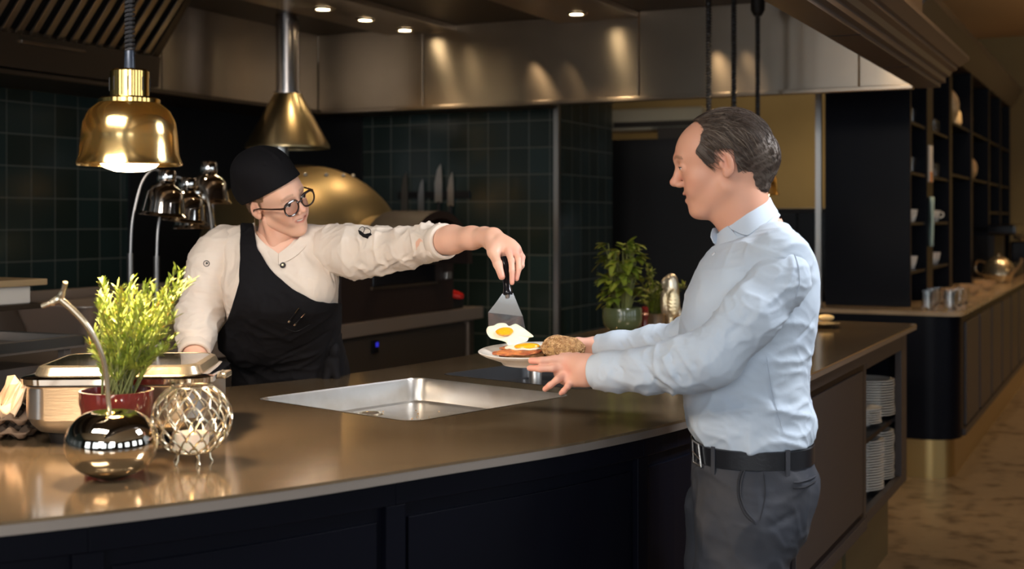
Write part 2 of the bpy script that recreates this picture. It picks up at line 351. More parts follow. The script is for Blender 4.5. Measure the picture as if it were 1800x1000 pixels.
def offset(poly, d):                        # inward offset of a CCW closed polygon
    n = len(poly); out = []
    for i in range(n):
        p0, p1, p2 = (Vector(poly[(i+k) % n]) for k in (-1, 0, 1)); e1 = (p1-p0).normalized(); e2 = (p2-p1).normalized()
        nn = (Vector((-e1.y, e1.x))+Vector((-e2.y, e2.x))); nn = nn/max(.3, nn.length_squared)*2*d; out.append((p1.x+nn.x, p1.y+nn.y))
    return out
def rrect(c, u, v, hu, hv, r, n=5):          # rounded rectangle, CCW
    c = Vector(c); u = Vector(u).normalized(); v = Vector(v).normalized(); out = []
    for su, sv, t0 in ((1, 1, 0), (-1, 1, 90), (-1, -1, 180), (1, -1, 270)):
        for i in range(n+1):
            t = math.radians(t0+90*i/n); out.append(tuple(c+u*(su*(hu-r)+r*math.cos(t))+v*(sv*(hv-r)+r*math.sin(t))))
    A = sum(out[i][0]*out[(i+1) % len(out)][1]-out[i][1]*out[(i+1) % len(out)][0] for i in range(len(out)))
    return out if A > 0 else out[::-1]
def ab(v): return Vector(AB(v))
TOP = 1.06
q = [ab(PZ(x, y, TOP)) for x, y in ((460, 700), (745, 662), (995, 697), (712, 743))]
c1 = sum(q, Vector((0, 0)))/4; u1 = (q[1]-q[0]+q[2]-q[3])/2; v1 = (q[2]-q[1]+q[3]-q[0])/2
v1 = (v1-u1*(v1.dot(u1)/u1.length_squared))
hole1 = rrect(c1, u1, v1, u1.length/2, v1.length/2, .045)
w0 = ab(PZ(776, 658, TOP)); eu = (ab(PZ(945, 676, TOP))-w0).normalized(); ev = Vector((-eu.y, eu.x))
if ev.y < 0: ev = -ev
c2 = w0+eu*.28+ev*.21; hole2 = rrect(c2, eu, ev, .28, .21, .03)
isl = thing('kitchen_island', 'curved dark kitchen island with a bronzed steel top between cook and man', 'kitchen island', (-1.55, 4.0, 0), room=True)
MB().prism([top, hole1[::-1], hole2[::-1]], TOP-.006, TOP).build('worktop', 'counter', isl, smooth=False)
MB().prism([offset(top, .001), offset(hole1, -.0)[::-1], hole2[::-1]], TOP-.024, TOP-.006).build('worktop_edge', 'counter_edge', isl, smooth=False)
body = offset(top, .045)
nf = len(frc)
fb = body[:nf]                                # front line of the carcass
cut = 5.20
fb = [p for p in fb if p[1] < cut]+[(fb[-1][0], cut)]
bb = [(-2.12, cut)]+[p for p in body[nf+9:] if p[1] < 4.7]
MB().prism([fb+[(-.99, cut), (-1.03, cut), (-2.12, cut)]+bb[1:]], .33, .93).build('carcass', 'navy', isl, smooth=False)
# upper part of the carcass stays a shell so the basins have room
sh = fb+[(-2.12, cut)]+bb[1:]
inner = offset(sh, .03)
MB().prism([sh, inner[::-1]], .93, 1.036).build('apron_rail', 'navy', isl, smooth=False)
kick = offset(fb+[(-2.12, cut)]+bb[1:], .07)
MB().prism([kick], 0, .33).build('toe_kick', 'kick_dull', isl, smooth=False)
# niche section at the far right end
A = -.99
nb = [(5.20, 5.255), (6.09, 6.235)]
for b0, b1 in nb: MB().box(A-.03, A, b0, b1, .33, 1.036).build('stile', 'charcoal', isl, bev=.003)
MB().box(A-.03, A, 5.255, 6.09, .95, 1.036).build('top_rail', 'charcoal', isl, bev=.003)
MB().box(A-.03, A, 5.255, 6.09, .33, .375).build('bottom_rail', 'charcoal', isl, bev=.003)
MB().box(-2.12, A-.03, 6.205, 6.235, .33, 1.036).build('end_panel', 'navy', isl)
MB().box(-1.52, -1.50, 5.2, 6.2, .35, 1.03).build('niche_back', 'navy', isl)
MB().box(-2.12, -1.02, 5.2, 6.2, .33, .36).build('niche_floor', 'navy', isl)
MB().box(-2.12, -2.10, 5.2, 6.2, .33, 1.03).build('rear_panel', 'navy', isl)
MB().box(-1.50, -1.02, 5.2, 6.2, .625, .645).build('shelf', 'navy', isl)
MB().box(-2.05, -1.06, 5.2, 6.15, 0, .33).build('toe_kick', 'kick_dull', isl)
# face frames on the curved front
def face_strip(name, t0, t1, z0, z1, d, m):   # strip raised d in front of the carcass, between b-values
    pts = [p for p in fb if t0 < p[1] < t1]
    def at(tb):
        for i in range(len(fb)-1):
            if fb[i][1] <= tb <= fb[i+1][1]:
                k = (tb-fb[i][1])/(fb[i+1][1]-fb[i][1]); return (fb[i][0]+(fb[i+1][0]-fb[i][0])*k, tb)
        return fb[-1]
    pts = [at(t0)]+pts+[at(t1)]; R = []
    for i, p in enumerate(pts):
        a = Vector(pts[max(0, i-1)]); b = Vector(pts[min(len(pts)-1, i+1)]); e = (b-a).normalized(); nn = Vector((e.y, -e.x))
        q = Vector(p)+nn*d; p = Vector(p)-nn*.002
        R.append([(p.x, p.y, z0), (q.x, q.y, z0), (q.x, q.y, z1), (p.x, p.y, z1)])
    MB().rings(R).build(name, m, isl, bev=.002)
edges = [.62, 1.10, 1.66, 2.20, 2.90, 4.05, 5.19]
mt = ['navy', 'navy', 'navy', 'navy', 'navy', 'charcoal']
for i in range(6):
    m = mt[i]; s = .035
    face_strip('door_panel', edges[i]+s, edges[i+1]-s, .40, .955, .006, m)
    face_strip('face_rail', edges[i], edges[i+1], .985, 1.034, .016, m); face_strip('face_rail', edges[i], edges[i+1], .33, .375, .016, m)
    face_strip('face_stile', edges[i]-.022, edges[i]+.022, .375, .985, .016, m)
# basins
def basin(name, loop, depth, m, par, th=.0012):
    z = TOP-.0008; l = loop; n = len(l); cx = sum(p[0] for p in l)/n; cy = sum(p[1] for p in l)/n
    def sc(k, z): return [(cx+(p[0]-cx)*k, cy+(p[1]-cy)*k, z) for p in l]
    R = [sc(1.012, z+.0018), sc(.998, z+.0022), sc(.990, z-.003), sc(.985, z-depth+.02), sc(.975, z-depth+.005), sc(.94, z-depth)]
    b = MB(); b.rings(R, cap=False); b.add(R[-1], [tuple(range(n))]); return b.build(name, m, par, smooth=True, ang=50, fix=False)
s1 = thing('sink_basin', 'shallow square stainless steel sink set into the worktop in front of the cook', 'sink', (c1.x, c1.y, TOP-.1), room=True)
basin('basin', hole1, .07, 'sink', s1)
dp = ab(PZ(652, 726, TOP-.068)); MB().lathe([(.026, .002), (.029, .004), (.035, .004), (.038, .0)], (dp.x, dp.y, TOP-.0706), 28).build('drain_ring', 'champ', s1); MB().lathe([(0, .0015), (.027, .0015), (.027, .0)], (dp.x, dp.y, TOP-.0706), 28).build('drain', mat('dark_copper_drain', (.16, .09, .04), .4, .7), s1)
cr = MB()
for i in range(26):
    a_, b_ = random.uniform(-.4, .4), random.uniform(-.4, .4); p = c1+u1*a_+v1*b_; cr.ball((p.x, p.y, TOP-.0695), random.uniform(.0012, .003), 6, 4)
tag(cr.build('food_crumb', 'cardboard', None, room=True), 'brown food crumbs scattered on the bottom of the steel sink', 'crumbs', kind='stuff')
s2 = thing('bain_marie_well', 'dark sunken warming well in the worktop beneath the held plate', 'warming well', (c2.x, c2.y, TOP-.1), room=True)
basin('well', hole2, .05, mat('dark_basin', (.10, .10, .105), .3, .7), s2)
pp = ab(PZ(941, 668, TOP-.03)); MB().lathe([(0, .055), (.019, .055), (.021, .05), (.021, 0), (0, 0)], (pp.x, pp.y, TOP-.049), 24).build('overflow_pipe', 'steel', s2)
MB().box(-.004, .004, -.2, .2, 0, .004)
# ------------------------------------------------------------ back bar on the right
bbx = thing('back_bar', 'long dark bar counter with pale top and brass plinth on the right', 'bar counter', (-1.5, 11.5, 0), room=True)
BF = -.955; B0 = 7.98
out = [(-2.6, B0)]+arc(BF-.10, B0+.10, .10, 270, 360, 8)+[(BF, 16.3), (-1.83, 16.3), (-1.83, 8.6), (-2.6, 8.6)]
M['stone'] = mat('warm_stone_top', (.46, .33, .20), .25, 0, vary=(6, (.36, .25, .15), .4, .65), coat=.3)
MB().prism([out], .975, 1.0).build('worktop', 'stone', bbx, smooth=False)
o2 = offset([(-2.6, B0)]+arc(BF-.22, B0+.22, .22, 270, 360, 12)+[(BF, 16.3), (-1.83, 16.3), (-1.83, 8.6), (-2.6, 8.6)], .025)
MB().prism([o2], .235, .975).build('carcass', 'navy', bbx, ang=30)
MB().prism([offset(o2, .035)], 0, .235).build('plinth', 'brass_kick', bbx, ang=30)
b0 = B0+.32
while b0 < 16:
    MB().box(BF-.03, BF-.012, b0+.03, b0+.70, .29, .92).build('door', 'charcoal', bbx, bev=.004); b0 += .76
MB().box(BF-.028, BF-.006, B0+.25, 16.2, .24, .28).build('bottom_rail', 'charcoal', bbx, bev=.002)
# shelving
shv = thing('shelving_unit', 'tall dark open shelving standing on the back bar', 'shelf', (-1.56, 11.7, 1.0), room=True)
SA, SF, S0, S1, ST_ = -1.83, -1.30, 8.33, 15.1, 2.78
MB().box(SA, SF, S0, S0+.035, 1.0, ST_).build('side_panel', 'navy', shv, bev=.003); MB().box(SA, SF, S1-.035, S1, 1.0, ST_).build('side_panel', 'navy', shv, bev=.003)
MB().box(SA, SA+.02, S0+.035, S1-.035, 1.0, ST_).build('back_panel', 'black', shv)
cp_ = [(SA, ST_), (SF, ST_), (SF+.015, ST_+.02), (SF+.05, ST_+.05), (SF+.09, ST_+.12), (SF+.12, ST_+.15), (SF+.12, ST_+.2), (SA, ST_+.2)]
MB().rings([[(a, b, z) for a, z in cp_] for b in (S0-.02, S1+.1)]).build('crown_moulding', 'charcoal', shv, ang=20)
bays = [8.365, 9.02, 9.42, 10.35, 10.45, 11.9, 12.0, 13.4, 13.5, 15.06]
post = [(9.02, 9.30), (10.15, 10.30), (11.5, 11.62), (12.9, 13.0), (14.0, 14.08)]
for b0, b1 in post: MB().box(SA+.02, SF, b0, b1, 1.0, ST_).build('upright', 'navy', shv, bev=.003)
bay = [(8.365, 9.02), (9.30, 10.15), (10.30, 11.5), (11.62, 12.9), (13.0, 14.0), (14.08, 15.06)]
shz = {0: [1.22, 1.53, 1.85, 2.17], 1: [1.22, 1.53, 1.85, 2.17], 2: [1.9, 2.3], 3: [1.9, 2.3], 4: [1.62, 1.9, 2.3], 5: [1.62, 1.9, 2.3]}
for i, (b0, b1) in enumerate(bay):
    for z in shz[i]: MB().box(SA+.02, SF-.01, b0, b1, z-.02, z).build('shelf', 'navy', shv, bev=.002)
sbox('trim_3', 'steel', -1.88, -1.845, 8.28, 8.32, 1.0, 2.9)
# ------------------------------------------------------------ things on the back bar and its shelves
cup = thing('cup', 'white handled cup', 'cup', (0, 0, 0))
MB().lathe([(0, .003), (.022, .0), (.026, .004), (.034, .03), (.040, .062), (.038, .062), (.032, .03), (.02, .008), (0, .008)], n=20).build('bowl', 'white', cup)
MB().tube(catmull([(.036, 0, .052), (.055, 0, .05), (.058, 0, .032), (.036, 0, .02)], 4), .004, 6).build('handle', 'white', cup)
tum = MB().lathe([(0, .004), (.024, 0), (.028, .003), (.033, .085), (.031, .085), (.026, .01), (0, .01)], n=20).build('glass_tumbler', 'glass')
tag(tum, 'x', 'glass')
bowl = MB().lathe([(0, .004), (.03, 0), (.034, .006), (.062, .035), (.068, .06), (.065, .06), (.056, .036), (.028, .012), (0, .01)], n=24).build('glass_bowl', mat('amber_glass', (.95, .80, .6), .06, 0, trans=.85), None)
tag(bowl, 'x', 'bowl')
used = set()
def put(proto, loc, lab, grp=None, rz=0, s=None):
    if proto.name in used: o = dup(proto, loc, rz, lab, grp, s)
    else:
        used.add(proto.name); o = proto; o.location = loc; o.rotation_euler = (0, 0, rz); o['label'] = lab
        if grp: o['group'] = grp
        if s: o.scale = (s,)*3
    return o
lev = {1.22: 'lowest', 1.53: 'second', 1.85: 'third', 2.17: 'top'}
for i in (0, 1):
    for z in shz[i]:
        for k in range(4 if i == 0 else 5):
            for r in (0, 1):
                b = bay[i][0]+.1+k*.155; a = SF-.1-r*.13
                if b > bay[i][1]-.05: continue
                where = f"{'left' if i == 0 else 'second'} bay of the dark shelving"
                if z in (1.22, 1.53): put(cup, W(a, b, z), f'white cup on the {lev[z]} shelf of the {where}', f'white cups on the {lev[z]} shelf, {where}', rz=random.uniform(-3, 3), s=1.35)
                else: put(tum, W(a, b, z), f'clear tumbler on the {lev[z]} shelf of the {where}', f'clear tumblers on the {lev[z]} shelf, {where}', s=1.3)
M['warm_cer'] = mat('warm_ceramic', (.80, .58, .32), .35, vary=(8, (.5, .34, .16), .45, .6))
vase = MB().lathe([(0, 0), (.05, 0), (.065, .02), (.085, .06), (.093, .09), (.095, .13), (.086, .17), (.07, .2), (.048, .222), (.035, .24), (.045, .28), (.038, .28), (.028, .24), (0, .23)], n=32).build('vase', 'warm_cer', ang=80); tag(vase, 'x', 'vase')
jug = thing('jug', 'x', 'jug')
MB().lathe([(0, 0), (.05, 0), (.07, .05), (.065, .13), (.045, .17), (.05, .2), (.045, .2), (.04, .17), (0, .16)], n=32).build('body', 'warm_cer', jug, ang=80)
MB().tube(catmull([(.05, 0, .185), (.1, 0, .17), (.11, 0, .11), (.066, 0, .07)], 5), .008, 8).build('handle', 'warm_cer', jug)
put(vase, W(-1.42, 10.75, 2.30), 'large pale gold vase on the high shelf, left of a smaller one', s=1.25)
put(vase, W(-1.42, 11.85, 2.30), 'smaller pale gold vase on the high shelf, right of the large one', s=1.0)
put(jug, W(-1.42, 11.3, 2.30), 'pale gold jug between the two vases on the high shelf', rz=1)
put(jug, W(-1.42, 9.55, 2.17), 'small warm coloured jug on the top shelf of the second bay', rz=1, s=.9)
put(jug, W(-1.42, 13.3, 1.90), 'gold jug on the middle shelf near the far end of the shelving', rz=1, s=1.3)
put(vase, W(-1.42, 14.4, 1.90), 'gold vase on the middle shelf at the far end of the shelving', s=.95)
put(vase, W(-1.42, 12.3, 1.90), 'grey gold vase on the middle shelf below the jug and vases', s=.9)
put(jug, W(-1.42, 13.5, 1.62), 'small gold jug on the lower shelf near the far end', rz=1, s=.8)
put(jug, W(-1.42, 14.6, 1.62), 'small gold jug on the lower shelf at the very far end', rz=1, s=.8)
# bottle cradle on the upright
b = MB(); R = []
for k in range(9):
    z = 1.70-.335*k/8; w_ = .075-.02*k/8; R.append([(-1.292+.012*math.sin(j*1.3+k*.3)+.008, 9.13-w_+2*w_*j/8, z) for j in range(9)])
b.rings(R, cap=False, close=False); o = b.build('tea_towel', mat('pale_green_cloth', (.42, .55, .50), .9), room=True); o.modifiers.new('t', 'SOLIDIFY').thickness = .006
tag(o, 'pale green tea towel hanging on the first wide upright of the shelving', 'towel')
ph = MB().box(-1.30, -1.292, 9.08, 9.24, 1.80, 2.05); o = ph.build('menu_card', 'papers', room=True, bev=.002); tag(o, 'small pale card fixed to the wide upright of the shelving', 'card')
o = MB().box(-1.2915, -1.285, 9.10, 9.17, 1.80, 1.87).build('orange_tag', mat('orange_plastic', (.8, .28, .04), .5), room=True, bev=.002); tag(o, 'small orange tag at the foot of the pale card', 'tag')
# bowls and glasses on the bar top
gl = [(-1.17, 8.18, 0), (-1.05, 8.24, 0), (-1.20, 8.36, 0), (-1.07, 8.42, 0), (-1.2, 8.56, 0), (-1.06, 8.62, 0), (-1.19, 8.76, 0), (-1.05, 8.84, 0)]
for a, b, _ in gl: put(tum, W(a, b, 1.0), 'clear low tumbler on the bar top beside the dark side panel', 'clear tumblers clustered at the near end of the bar top', s=1.25)
for i, (a, b) in enumerate(((-1.17, 9.35), (-1.13, 9.95), (-1.10, 10.6))):
    put(bowl, W(a, b, 1.0), ['glowing glass bowl on the bar top, closest to the tumblers', 'glowing glass bowl on the bar top, middle of the row of three', 'glowing glass bowl on the bar top, nearest the gold teapot'][i], s=1.25)
tp = thing('teapot', 'round gold teapot on the bar top beyond the glass bowls', 'teapot', (-1.12, 11.9, 1.0), room=True)
MB().lathe([(0, 0), (.09, 0), (.13, .07), (.12, .15), (.08, .2), (0, .2)], (-1.12, 11.9, 1.0), 28).build('body', 'champ', tp)
MB().lathe([(.085, .195), (.05, .225), (.015, .23), (.02, .25), (0, .26)], (-1.12, 11.9, 1.0), 24).build('lid', 'champ', tp)
MB().tube([(-1.02, 11.82, 1.08), (-.95, 11.78, 1.15), (-.92, 11.76, 1.21)], [.03, .018, .014]).build('spout', 'champ', tp)
MB().tube(catmull([(-1.22, 11.97, 1.17), (-1.31, 12.03, 1.18), (-1.32, 12.04, 1.09), (-1.24, 11.98, 1.06)], 5), .01, 8).build('handle', 'champ', tp)
cm = thing('coffee_machine', 'black coffee machine on the bar top at the far end', 'coffee machine', (-1.2, 13.3, 1.0), room=True)
MB().box(-1.5, -1.06, 12.9, 13.9, 1.0, 1.12).build('base', 'black', cm, bev=.01); MB().box(-1.5, -1.25, 12.9, 13.9, 1.12, 1.4).build('body', 'black', cm, bev=.01); MB().box(-1.5, -1.06, 12.9, 13.9, 1.4, 1.5).build('top', 'blackgloss', cm, bev=.02)
MB().tube([(-1.1, 13.15, 1.38), (-1.02, 13.12, 1.36)], .02).build('group_handle', 'champ', cm); MB().tube([(-1.1, 13.6, 1.38), (-1.02, 13.57, 1.36)], .02).build('group_handle', 'champ', cm)
bc = MB().box(-1.24, -1.02, 14.4, 14.7, 1.0, 1.32).build('canister', 'blackgloss', room=True, bev=.02); tag(bc, 'dark box canister on the bar top past the coffee machine', 'canister')
# ------------------------------------------------------------ plates in the island niche
pl = MB().lathe([(0, .003), (.055, .003), (.058, 0), (.064, 0), (.068, .006), (.115, .018), (.125, .021), (.125, .0235), (.113, .0215), (.066, .0095), (.0, .0075)], n=40).build('plate', 'white')
tag(pl, 'x', 'plate')
for (a, b, z, n, s, lab) in ((-1.135, 6.03, .646, 14, 1.0, 'tall plate stack on the upper shelf of the island niche'), (-1.13, 5.78, .646, 7, .84, 'low plate stack on the upper shelf of the island niche'),
                             (-1.135, 6.03, .361, 19, .98, 'rear plate stack at the bottom of the island niche'), (-1.135, 5.76, .361, 19, .98, 'front plate stack at the bottom of the island niche')):
    for k in range(n):
        put(pl, W(a+random.uniform(-.002, .002), b+random.uniform(-.002, .002), z+k*.0118*s), f'white plate in the {lab}' if k < n-1 else f'topmost white plate of the {lab}', f'white plates, {lab}' if k < n-1 else None, s=s)
# the topmost plates keep no group of the stack below
for o in COL.objects:
    if o.get('label', '').startswith('topmost') and 'group' in o: del o['group']
# plates and food scraps past the man on the counter
t = thing('serving_dish', 'pale gold serving dish on the counter just right of the man', 'dish', PZ(1440, 575, TOP)[:])
p0 = PZ(1440, 575, TOP)
MB().lathe([(0, .003), (.05, 0), (.09, .018), (.094, .02), (.05, .008), (0, .008)], p0, 28).build('dish', 'champ', t)
p1 = PZ(1452, 571, TOP); t2 = MB(); t2.ball((p1.x, p1.y-.0, TOP+.034), .03, 14, 8, sc=(1.3, 1, .5)); tag(t2.build('bread_roll', mat('pale_bread', (.80, .60, .30), .6)), 'small pale roll on the gold serving dish right of the man', 'bread')
# ------------------------------------------------------------ kitchen line behind the cook
bn = thing('work_bench', 'long steel topped work bench against the green tiles behind the cook', 'work bench', (-4.3, 4.3, 0), room=True)
M['bench'] = mat('bench_steel', (.42, .35, .30), .38, .75, bump=(20, .1, .002)); M['bench_dark'] = mat('bench_front', (.075, .062, .052), .45, .6)
BT = 1.03; BFa = -3.53
MB().box(-5.24, BFa, .8, 6.85, BT-.07, BT).build('worktop', 'bench', bn, bev=.003)
MB().box(-5.2, BFa-.04, .8, 6.8, .12, BT-.07).build('carcass', 'bench_dark', bn); MB().box(-5.2, BFa-.09, .8, 6.8, 0, .12).build('plinth', 'black', bn)
for b0, b1 in ((.85, 1.8), (1.82, 2.78), (2.8, 3.86), (3.9, 4.86), (4.92, 6.66)):
    MB().box(BFa-.04, BFa-.02, b0, b1, .14, BT-.09).build('door', 'bench_dark', bn, bev=.003)
for b0 in (3.86, 4.865, 4.895, 6.68): MB().box(BFa-.04, BFa-.014, b0, b0+.018, .14, BT-.08).build('steel_strip', 'bench', bn, bev=.002)
M['blue'] = mat('blue_switch', (.01, .01, .08), .2, emit=((.03, .03, .6), .8))
def onface(x, y):                              # point on the bench front plane seen through this part of the photo
    k = (x-900)/F; Y = BFa/(CT*k-ST); b = ST*k*Y+CT*Y; return b, CH-(y-HY)/F*Y
for x, y, lab in ((663, 610, 'right'), (378, 658, 'left')):
    b, z = onface(x, y); sw = MB().box(BFa-.02, BFa-.006, b-.028, b+.028, z-.034, z+.034).build('switch_plate', 'blackgloss', bn, bev=.003)
    MB().box(BFa-.008, BFa-.002, b-.004, b+.02, z-.0, z+.024).build('switch_button', 'blue', sw, bev=.003)
# pizza oven
oc = (-4.32, 6.12)
ov = thing('pizza_oven', 'domed brass pizza oven with a dark arched mouth behind the cook', 'pizza oven', (oc[0], oc[1], BT), room=True)
M['dome'] = mat('brushed_brass_dome', (.42, .315, .16), .42, .9, bump=(9, .2, .004), vary=(3, (.40, .29, .14), .4, .65))
MB().lathe([(.60, .29), (.60, .33)]+[(.58*math.cos(t), .33+.50*math.sin(t)) for t in [i*PI/2/14 for i in range(15)]], (oc[0], oc[1], BT), 56).build('dome', 'dome', ov)
MB().lathe([(0, .25), (.615, .25), (.615, .30), (.58, .30)], (oc[0], oc[1], BT), 56).build('base_ring', 'hood_dark', ov)
M['oven_black'] = mat('oven_black', (.022, .012, .010), .5, .2)
MB().box(oc[0]-.45, oc[0]+.62, oc[1]-.42, oc[1]+.42, 1.03, 1.28).build('stand', 'oven_black', ov, bev=.01)
# arched mouth pointing right
def arch(b0, r, zc, a0, a1, th): 
    R = []
    for a in (a0, a1):
        ring = [(a, b0-r*math.cos(t), zc+r*.82*math.sin(t)) for t in [PI*i/18 for i in range(19)]]+[(a, b0+(r-th)*math.cos(PI*i/18), zc+(r-th)*.82*math.sin(PI*i/18)) for i in range(19)]
        R.append(ring)
    return MB().rings(R)
arch(oc[1]-.02, .33, 1.30, oc[0]+.36, oc[0]+.62, .035).build('mouth_arch', 'dome', ov); arch(oc[1]-.02, .36, 1.30, oc[0]+.62, oc[0]+.92, .05).build('mouth_hood', 'oven_black', ov)
MB().cyl((oc[0]+.40, oc[1]-.02, 1.30), (oc[0]+.42, oc[1]-.02, 1.30), .29, n=30).build('fire_door', 'black', ov)
for k in range(5):
    a = -1.3+k*.4; MB().ball((oc[0]+.3*math.cos(a), oc[1]+.3*math.sin(a), BT+.33+.435), .012, 10, 6).build('rivet', 'steel', ov)
MB().lathe([(.045, 0), (.045, .12), (.055, .12), (.055, .15), (0, .15)], (-4.40, 6.02, 1.855), 20).build('flue_stub', 'steel', ov)
bL = onface(606, 520)[0]; bR = onface(806, 520)[0]; bS = onface(593, 520)[0]
db = thing('deck_oven', 'low dark brown deck oven with a window, under the stretched arm', 'oven', (-3.78, 5.9, BT), room=True)
MB().box(-3.68, -3.56, bL, bR, BT, BT+.30).build('body', 'oven_black', db, bev=.012)
MB().box(-3.562, -3.552, bL+.3, bL+.95, BT+.17, BT+.27).build('window', 'blackgloss', db, bev=.004)
for b0, b1, z0, z1 in ((bL+.28, bL+.97, .155, .17), (bL+.28, bL+.97, .27, .285)): MB().box(-3.562, -3.546, b0, b1, BT+z0, BT+z1).build('window_trim', 'hood_dark', db, bev=.002)
MB().box(-3.562, -3.54, bR-.12, bR-.06, BT+.18, BT+.22).build('dial', 'steel', db, bev=.004)
M['led_blue'] = mat('blue_display', (.1, .1, .5), .3, emit=((.30, .28, 1.0), 1.3))
dsp = thing('control_display', 'small control box with a lit blue screen beside the cook\'s apron', 'display', (-3.62, 4.92, BT), room=True)
MB().box(-3.66, -3.56, bS-.14, bL-.005, BT, BT+.24).build('housing', 'black', dsp, bev=.006)
MB().box(-3.562, -3.556, bS-.045, bS+.035, BT+.10, BT+.20).build('screen', 'led_blue', dsp, bev=.002)
ch = thing('chimney_hood', 'conical brushed brass flue hood with a steel pipe above the pizza oven', 'chimney', (-4.40, 6.09, 1.96), room=True)
cc = (-4.40, 6.09, 0)
MB().lathe([(.237, 1.955), (.24, 1.955), (.24, 1.968), (.075, 2.272), (.07, 2.272), (.232, 1.968)], cc, 48).build('cone', 'brass_brushed', ch)
MB().lathe([(.078, 2.262), (.078, 2.278), (.066, 2.278), (.066, CZ)], cc, 36).build('pipe', mat('flue_pipe_steel', (.42, .38, .36), .25, 1, bump=(18, .2, .003, (4, 4, .2))), ch)
# knives on a magnetic strip
kb = WB-.012
def onback(x, y, b=kb):
    k = (x-900)/F; Y = b/(ST*k+CT); return CT*k*Y-ST*Y, CH-(y-HY)/F*Y
a0, z0 = onback(700, 343); a1, _ = onback(826, 343)
tag(MB().box(a0, a1, WB-.02, WB, z0-.022, z0+.022).build('magnetic_knife_strip', 'black', room=True, bev=.003), 'dark magnetic knife strip on the green tiles', 'knife rack')
kl = ['knife furthest left on the magnetic strip, dark blade', 'second knife from the left on the magnetic strip', 'tallest bright knife on the magnetic strip', 'bright knife furthest right on the magnetic strip']
for (x, yt, yb, wd, mm), lab in zip(((714, 302, 372, .030, 'hood'), (743, 314, 372, .026, 'steel'), (774, 288, 356, .034, 'sink'), (795, 302, 362, .028, 'sink')), kl):
    a, zt = onback(x, yt); _, zb = onback(x, yb); kt = thing('kitchen_knife', lab, 'knife', (a, WB-.03, zb-.14), room=True)
    y = WB-.026
    MB().rings([[(a-wd, y, zb), (a+wd*.6, y-.002, zb), (a+wd*.6, y+.002, zb)], [(a-wd, y, (zb+zt)/2), (a+wd*.6, y-.002, (zb+zt)/2), (a+wd*.6, y+.002, (zb+zt)/2)], [(a-wd*.5, y, zt-.04), (a+wd*.5, y-.001, zt-.04), (a+wd*.5, y+.001, zt-.04)], [(a+wd*.28, y, zt), (a+wd*.3, y, zt), (a+wd*.3, y+.0005, zt)]]).build('blade', mm, kt)
    MB().tube([(a-.004, y, zb+.004), (a-.004, y-.004, zb-.06), (a-.006, y-.002, zb-.13)], [.012, .014, .013], 10).build('handle', 'black', kt)
# red tongs and white block on the bench end
b, z = 6.72, BT
rt = thing('scissors', 'red handled scissors lying at the end of the work bench', 'scissors', (-3.6, 6.62, BT), room=True)
M['red'] = mat('red_plastic', (.55, .015, .01), .35)
for sx in (-1, 1):
    MB().tube(catmull([(-3.74, 6.58+sx*.01, BT+.09), (-3.66, 6.58+sx*.045, BT+.10), (-3.58, 6.6+sx*.05, BT+.08), (-3.55, 6.6+sx*.01, BT+.07)], 5), .014, 8).build('handle', 'red', rt)
    MB().tube([(-3.74, 6.58+sx*.01, BT+.09), (-3.85, 6.57-sx*.01, BT+.08)], [.012, .004], 8).build('blade', 'steel', rt)
cnt = MB().box(-3.85, -3.57, 6.52, 6.68, BT, BT+.065).build('tray', 'black', room=True, bev=.01); tag(cnt, 'small dark tray under the red handled scissors', 'tray')
# ------------------------------------------------------------ serving station at the left of the bench
def bp(x, y, Y): p = P(x, y, Y); return (*AB(p), p.z)
bx = thing('utensil_box', 'brown lidded box with a white block inside, on the bench at far left', 'box', (-4.1, 3.1, BT), room=True)
q0 = bp(84, 495, 4.7)
MB().box(q0[0]-.30, q0[0], q0[1]-1.2, q0[1], q0[2]-.012, q0[2]+.012).build('lid', mat('tan_lid', (.55, .38, .20), .4, .2), bx, bev=.004)
MB().box(q0[0]-.28, q0[0]-.02, q0[1]-1.2, q0[1]-.06, q0[2]-.075, q0[2]-.012).build('white_block', 'papers', bx, bev=.006)
MB().box(q0[0]-.30, q0[0], q0[1]-1.2, q0[1]-.02, q0[2]-.095, q0[2]-.075).build('tray', 'hood_dark', bx, bev=.004)
for b in (q0[1]-.9, q0[1]-.35): MB().box(q0[0]-.05, q0[0]-.02, b, b+.045, BT, q0[2]-.095).build('leg', 'steel', bx, bev=.003)
rr = thing('pan_rack', 'low steel tray rack on the bench left of the cook', 'rack', (-3.9, 3.2, BT), room=True)
q1 = bp(150, 592, 4.6)
MB().box(q1[0]-.45, q1[0], q1[1]-1.2, q1[1], q1[2]-.035, q1[2]-.028).build('tray', 'bench', rr)
MB().box(q1[0]-.018, q1[0], q1[1]-1.2, q1[1], q1[2]-.03, q1[2]+.008).build('front_rail', 'steel', rr, bev=.003); MB().box(q1[0]-.45, q1[0], q1[1]-.018, q1[1], q1[2]-.03, q1[2]+.008).build('end_rail', 'steel', rr, bev=.003)
for b in (q1[1]-.08, q1[1]-.9): MB().box(q1[0]-.05, q1[0]-.02, b, b+.03, min(BT, q1[2]-.036), q1[2]-.034).build('foot', 'bench', rr)
pn = thing('food_pan', 'grey steel food pan behind the leafy plant on the bench', 'pan', (-4.1, 4.2, BT), room=True)
q2 = bp(200, 575, 5.95)
R = [[(x, y, z) for x, y in rrect((q2[0], q2[1]), (1, 0), (0, 1), hu, hv, .05)] for hu, hv, z in ((.18, .36, BT), (.22, .40, BT+.14), (.235, .415, BT+.142), (.235, .415, BT+.148), (.21, .39, BT+.146), (.17, .35, BT+.01))]
b = MB(); b.rings(R, cap=False); n = len(R[0]); b.add(R[0], [tuple(range(n))]); b.add(R[-1], [tuple(range(n))]); b.build('pan', 'bench', pn, ang=50)
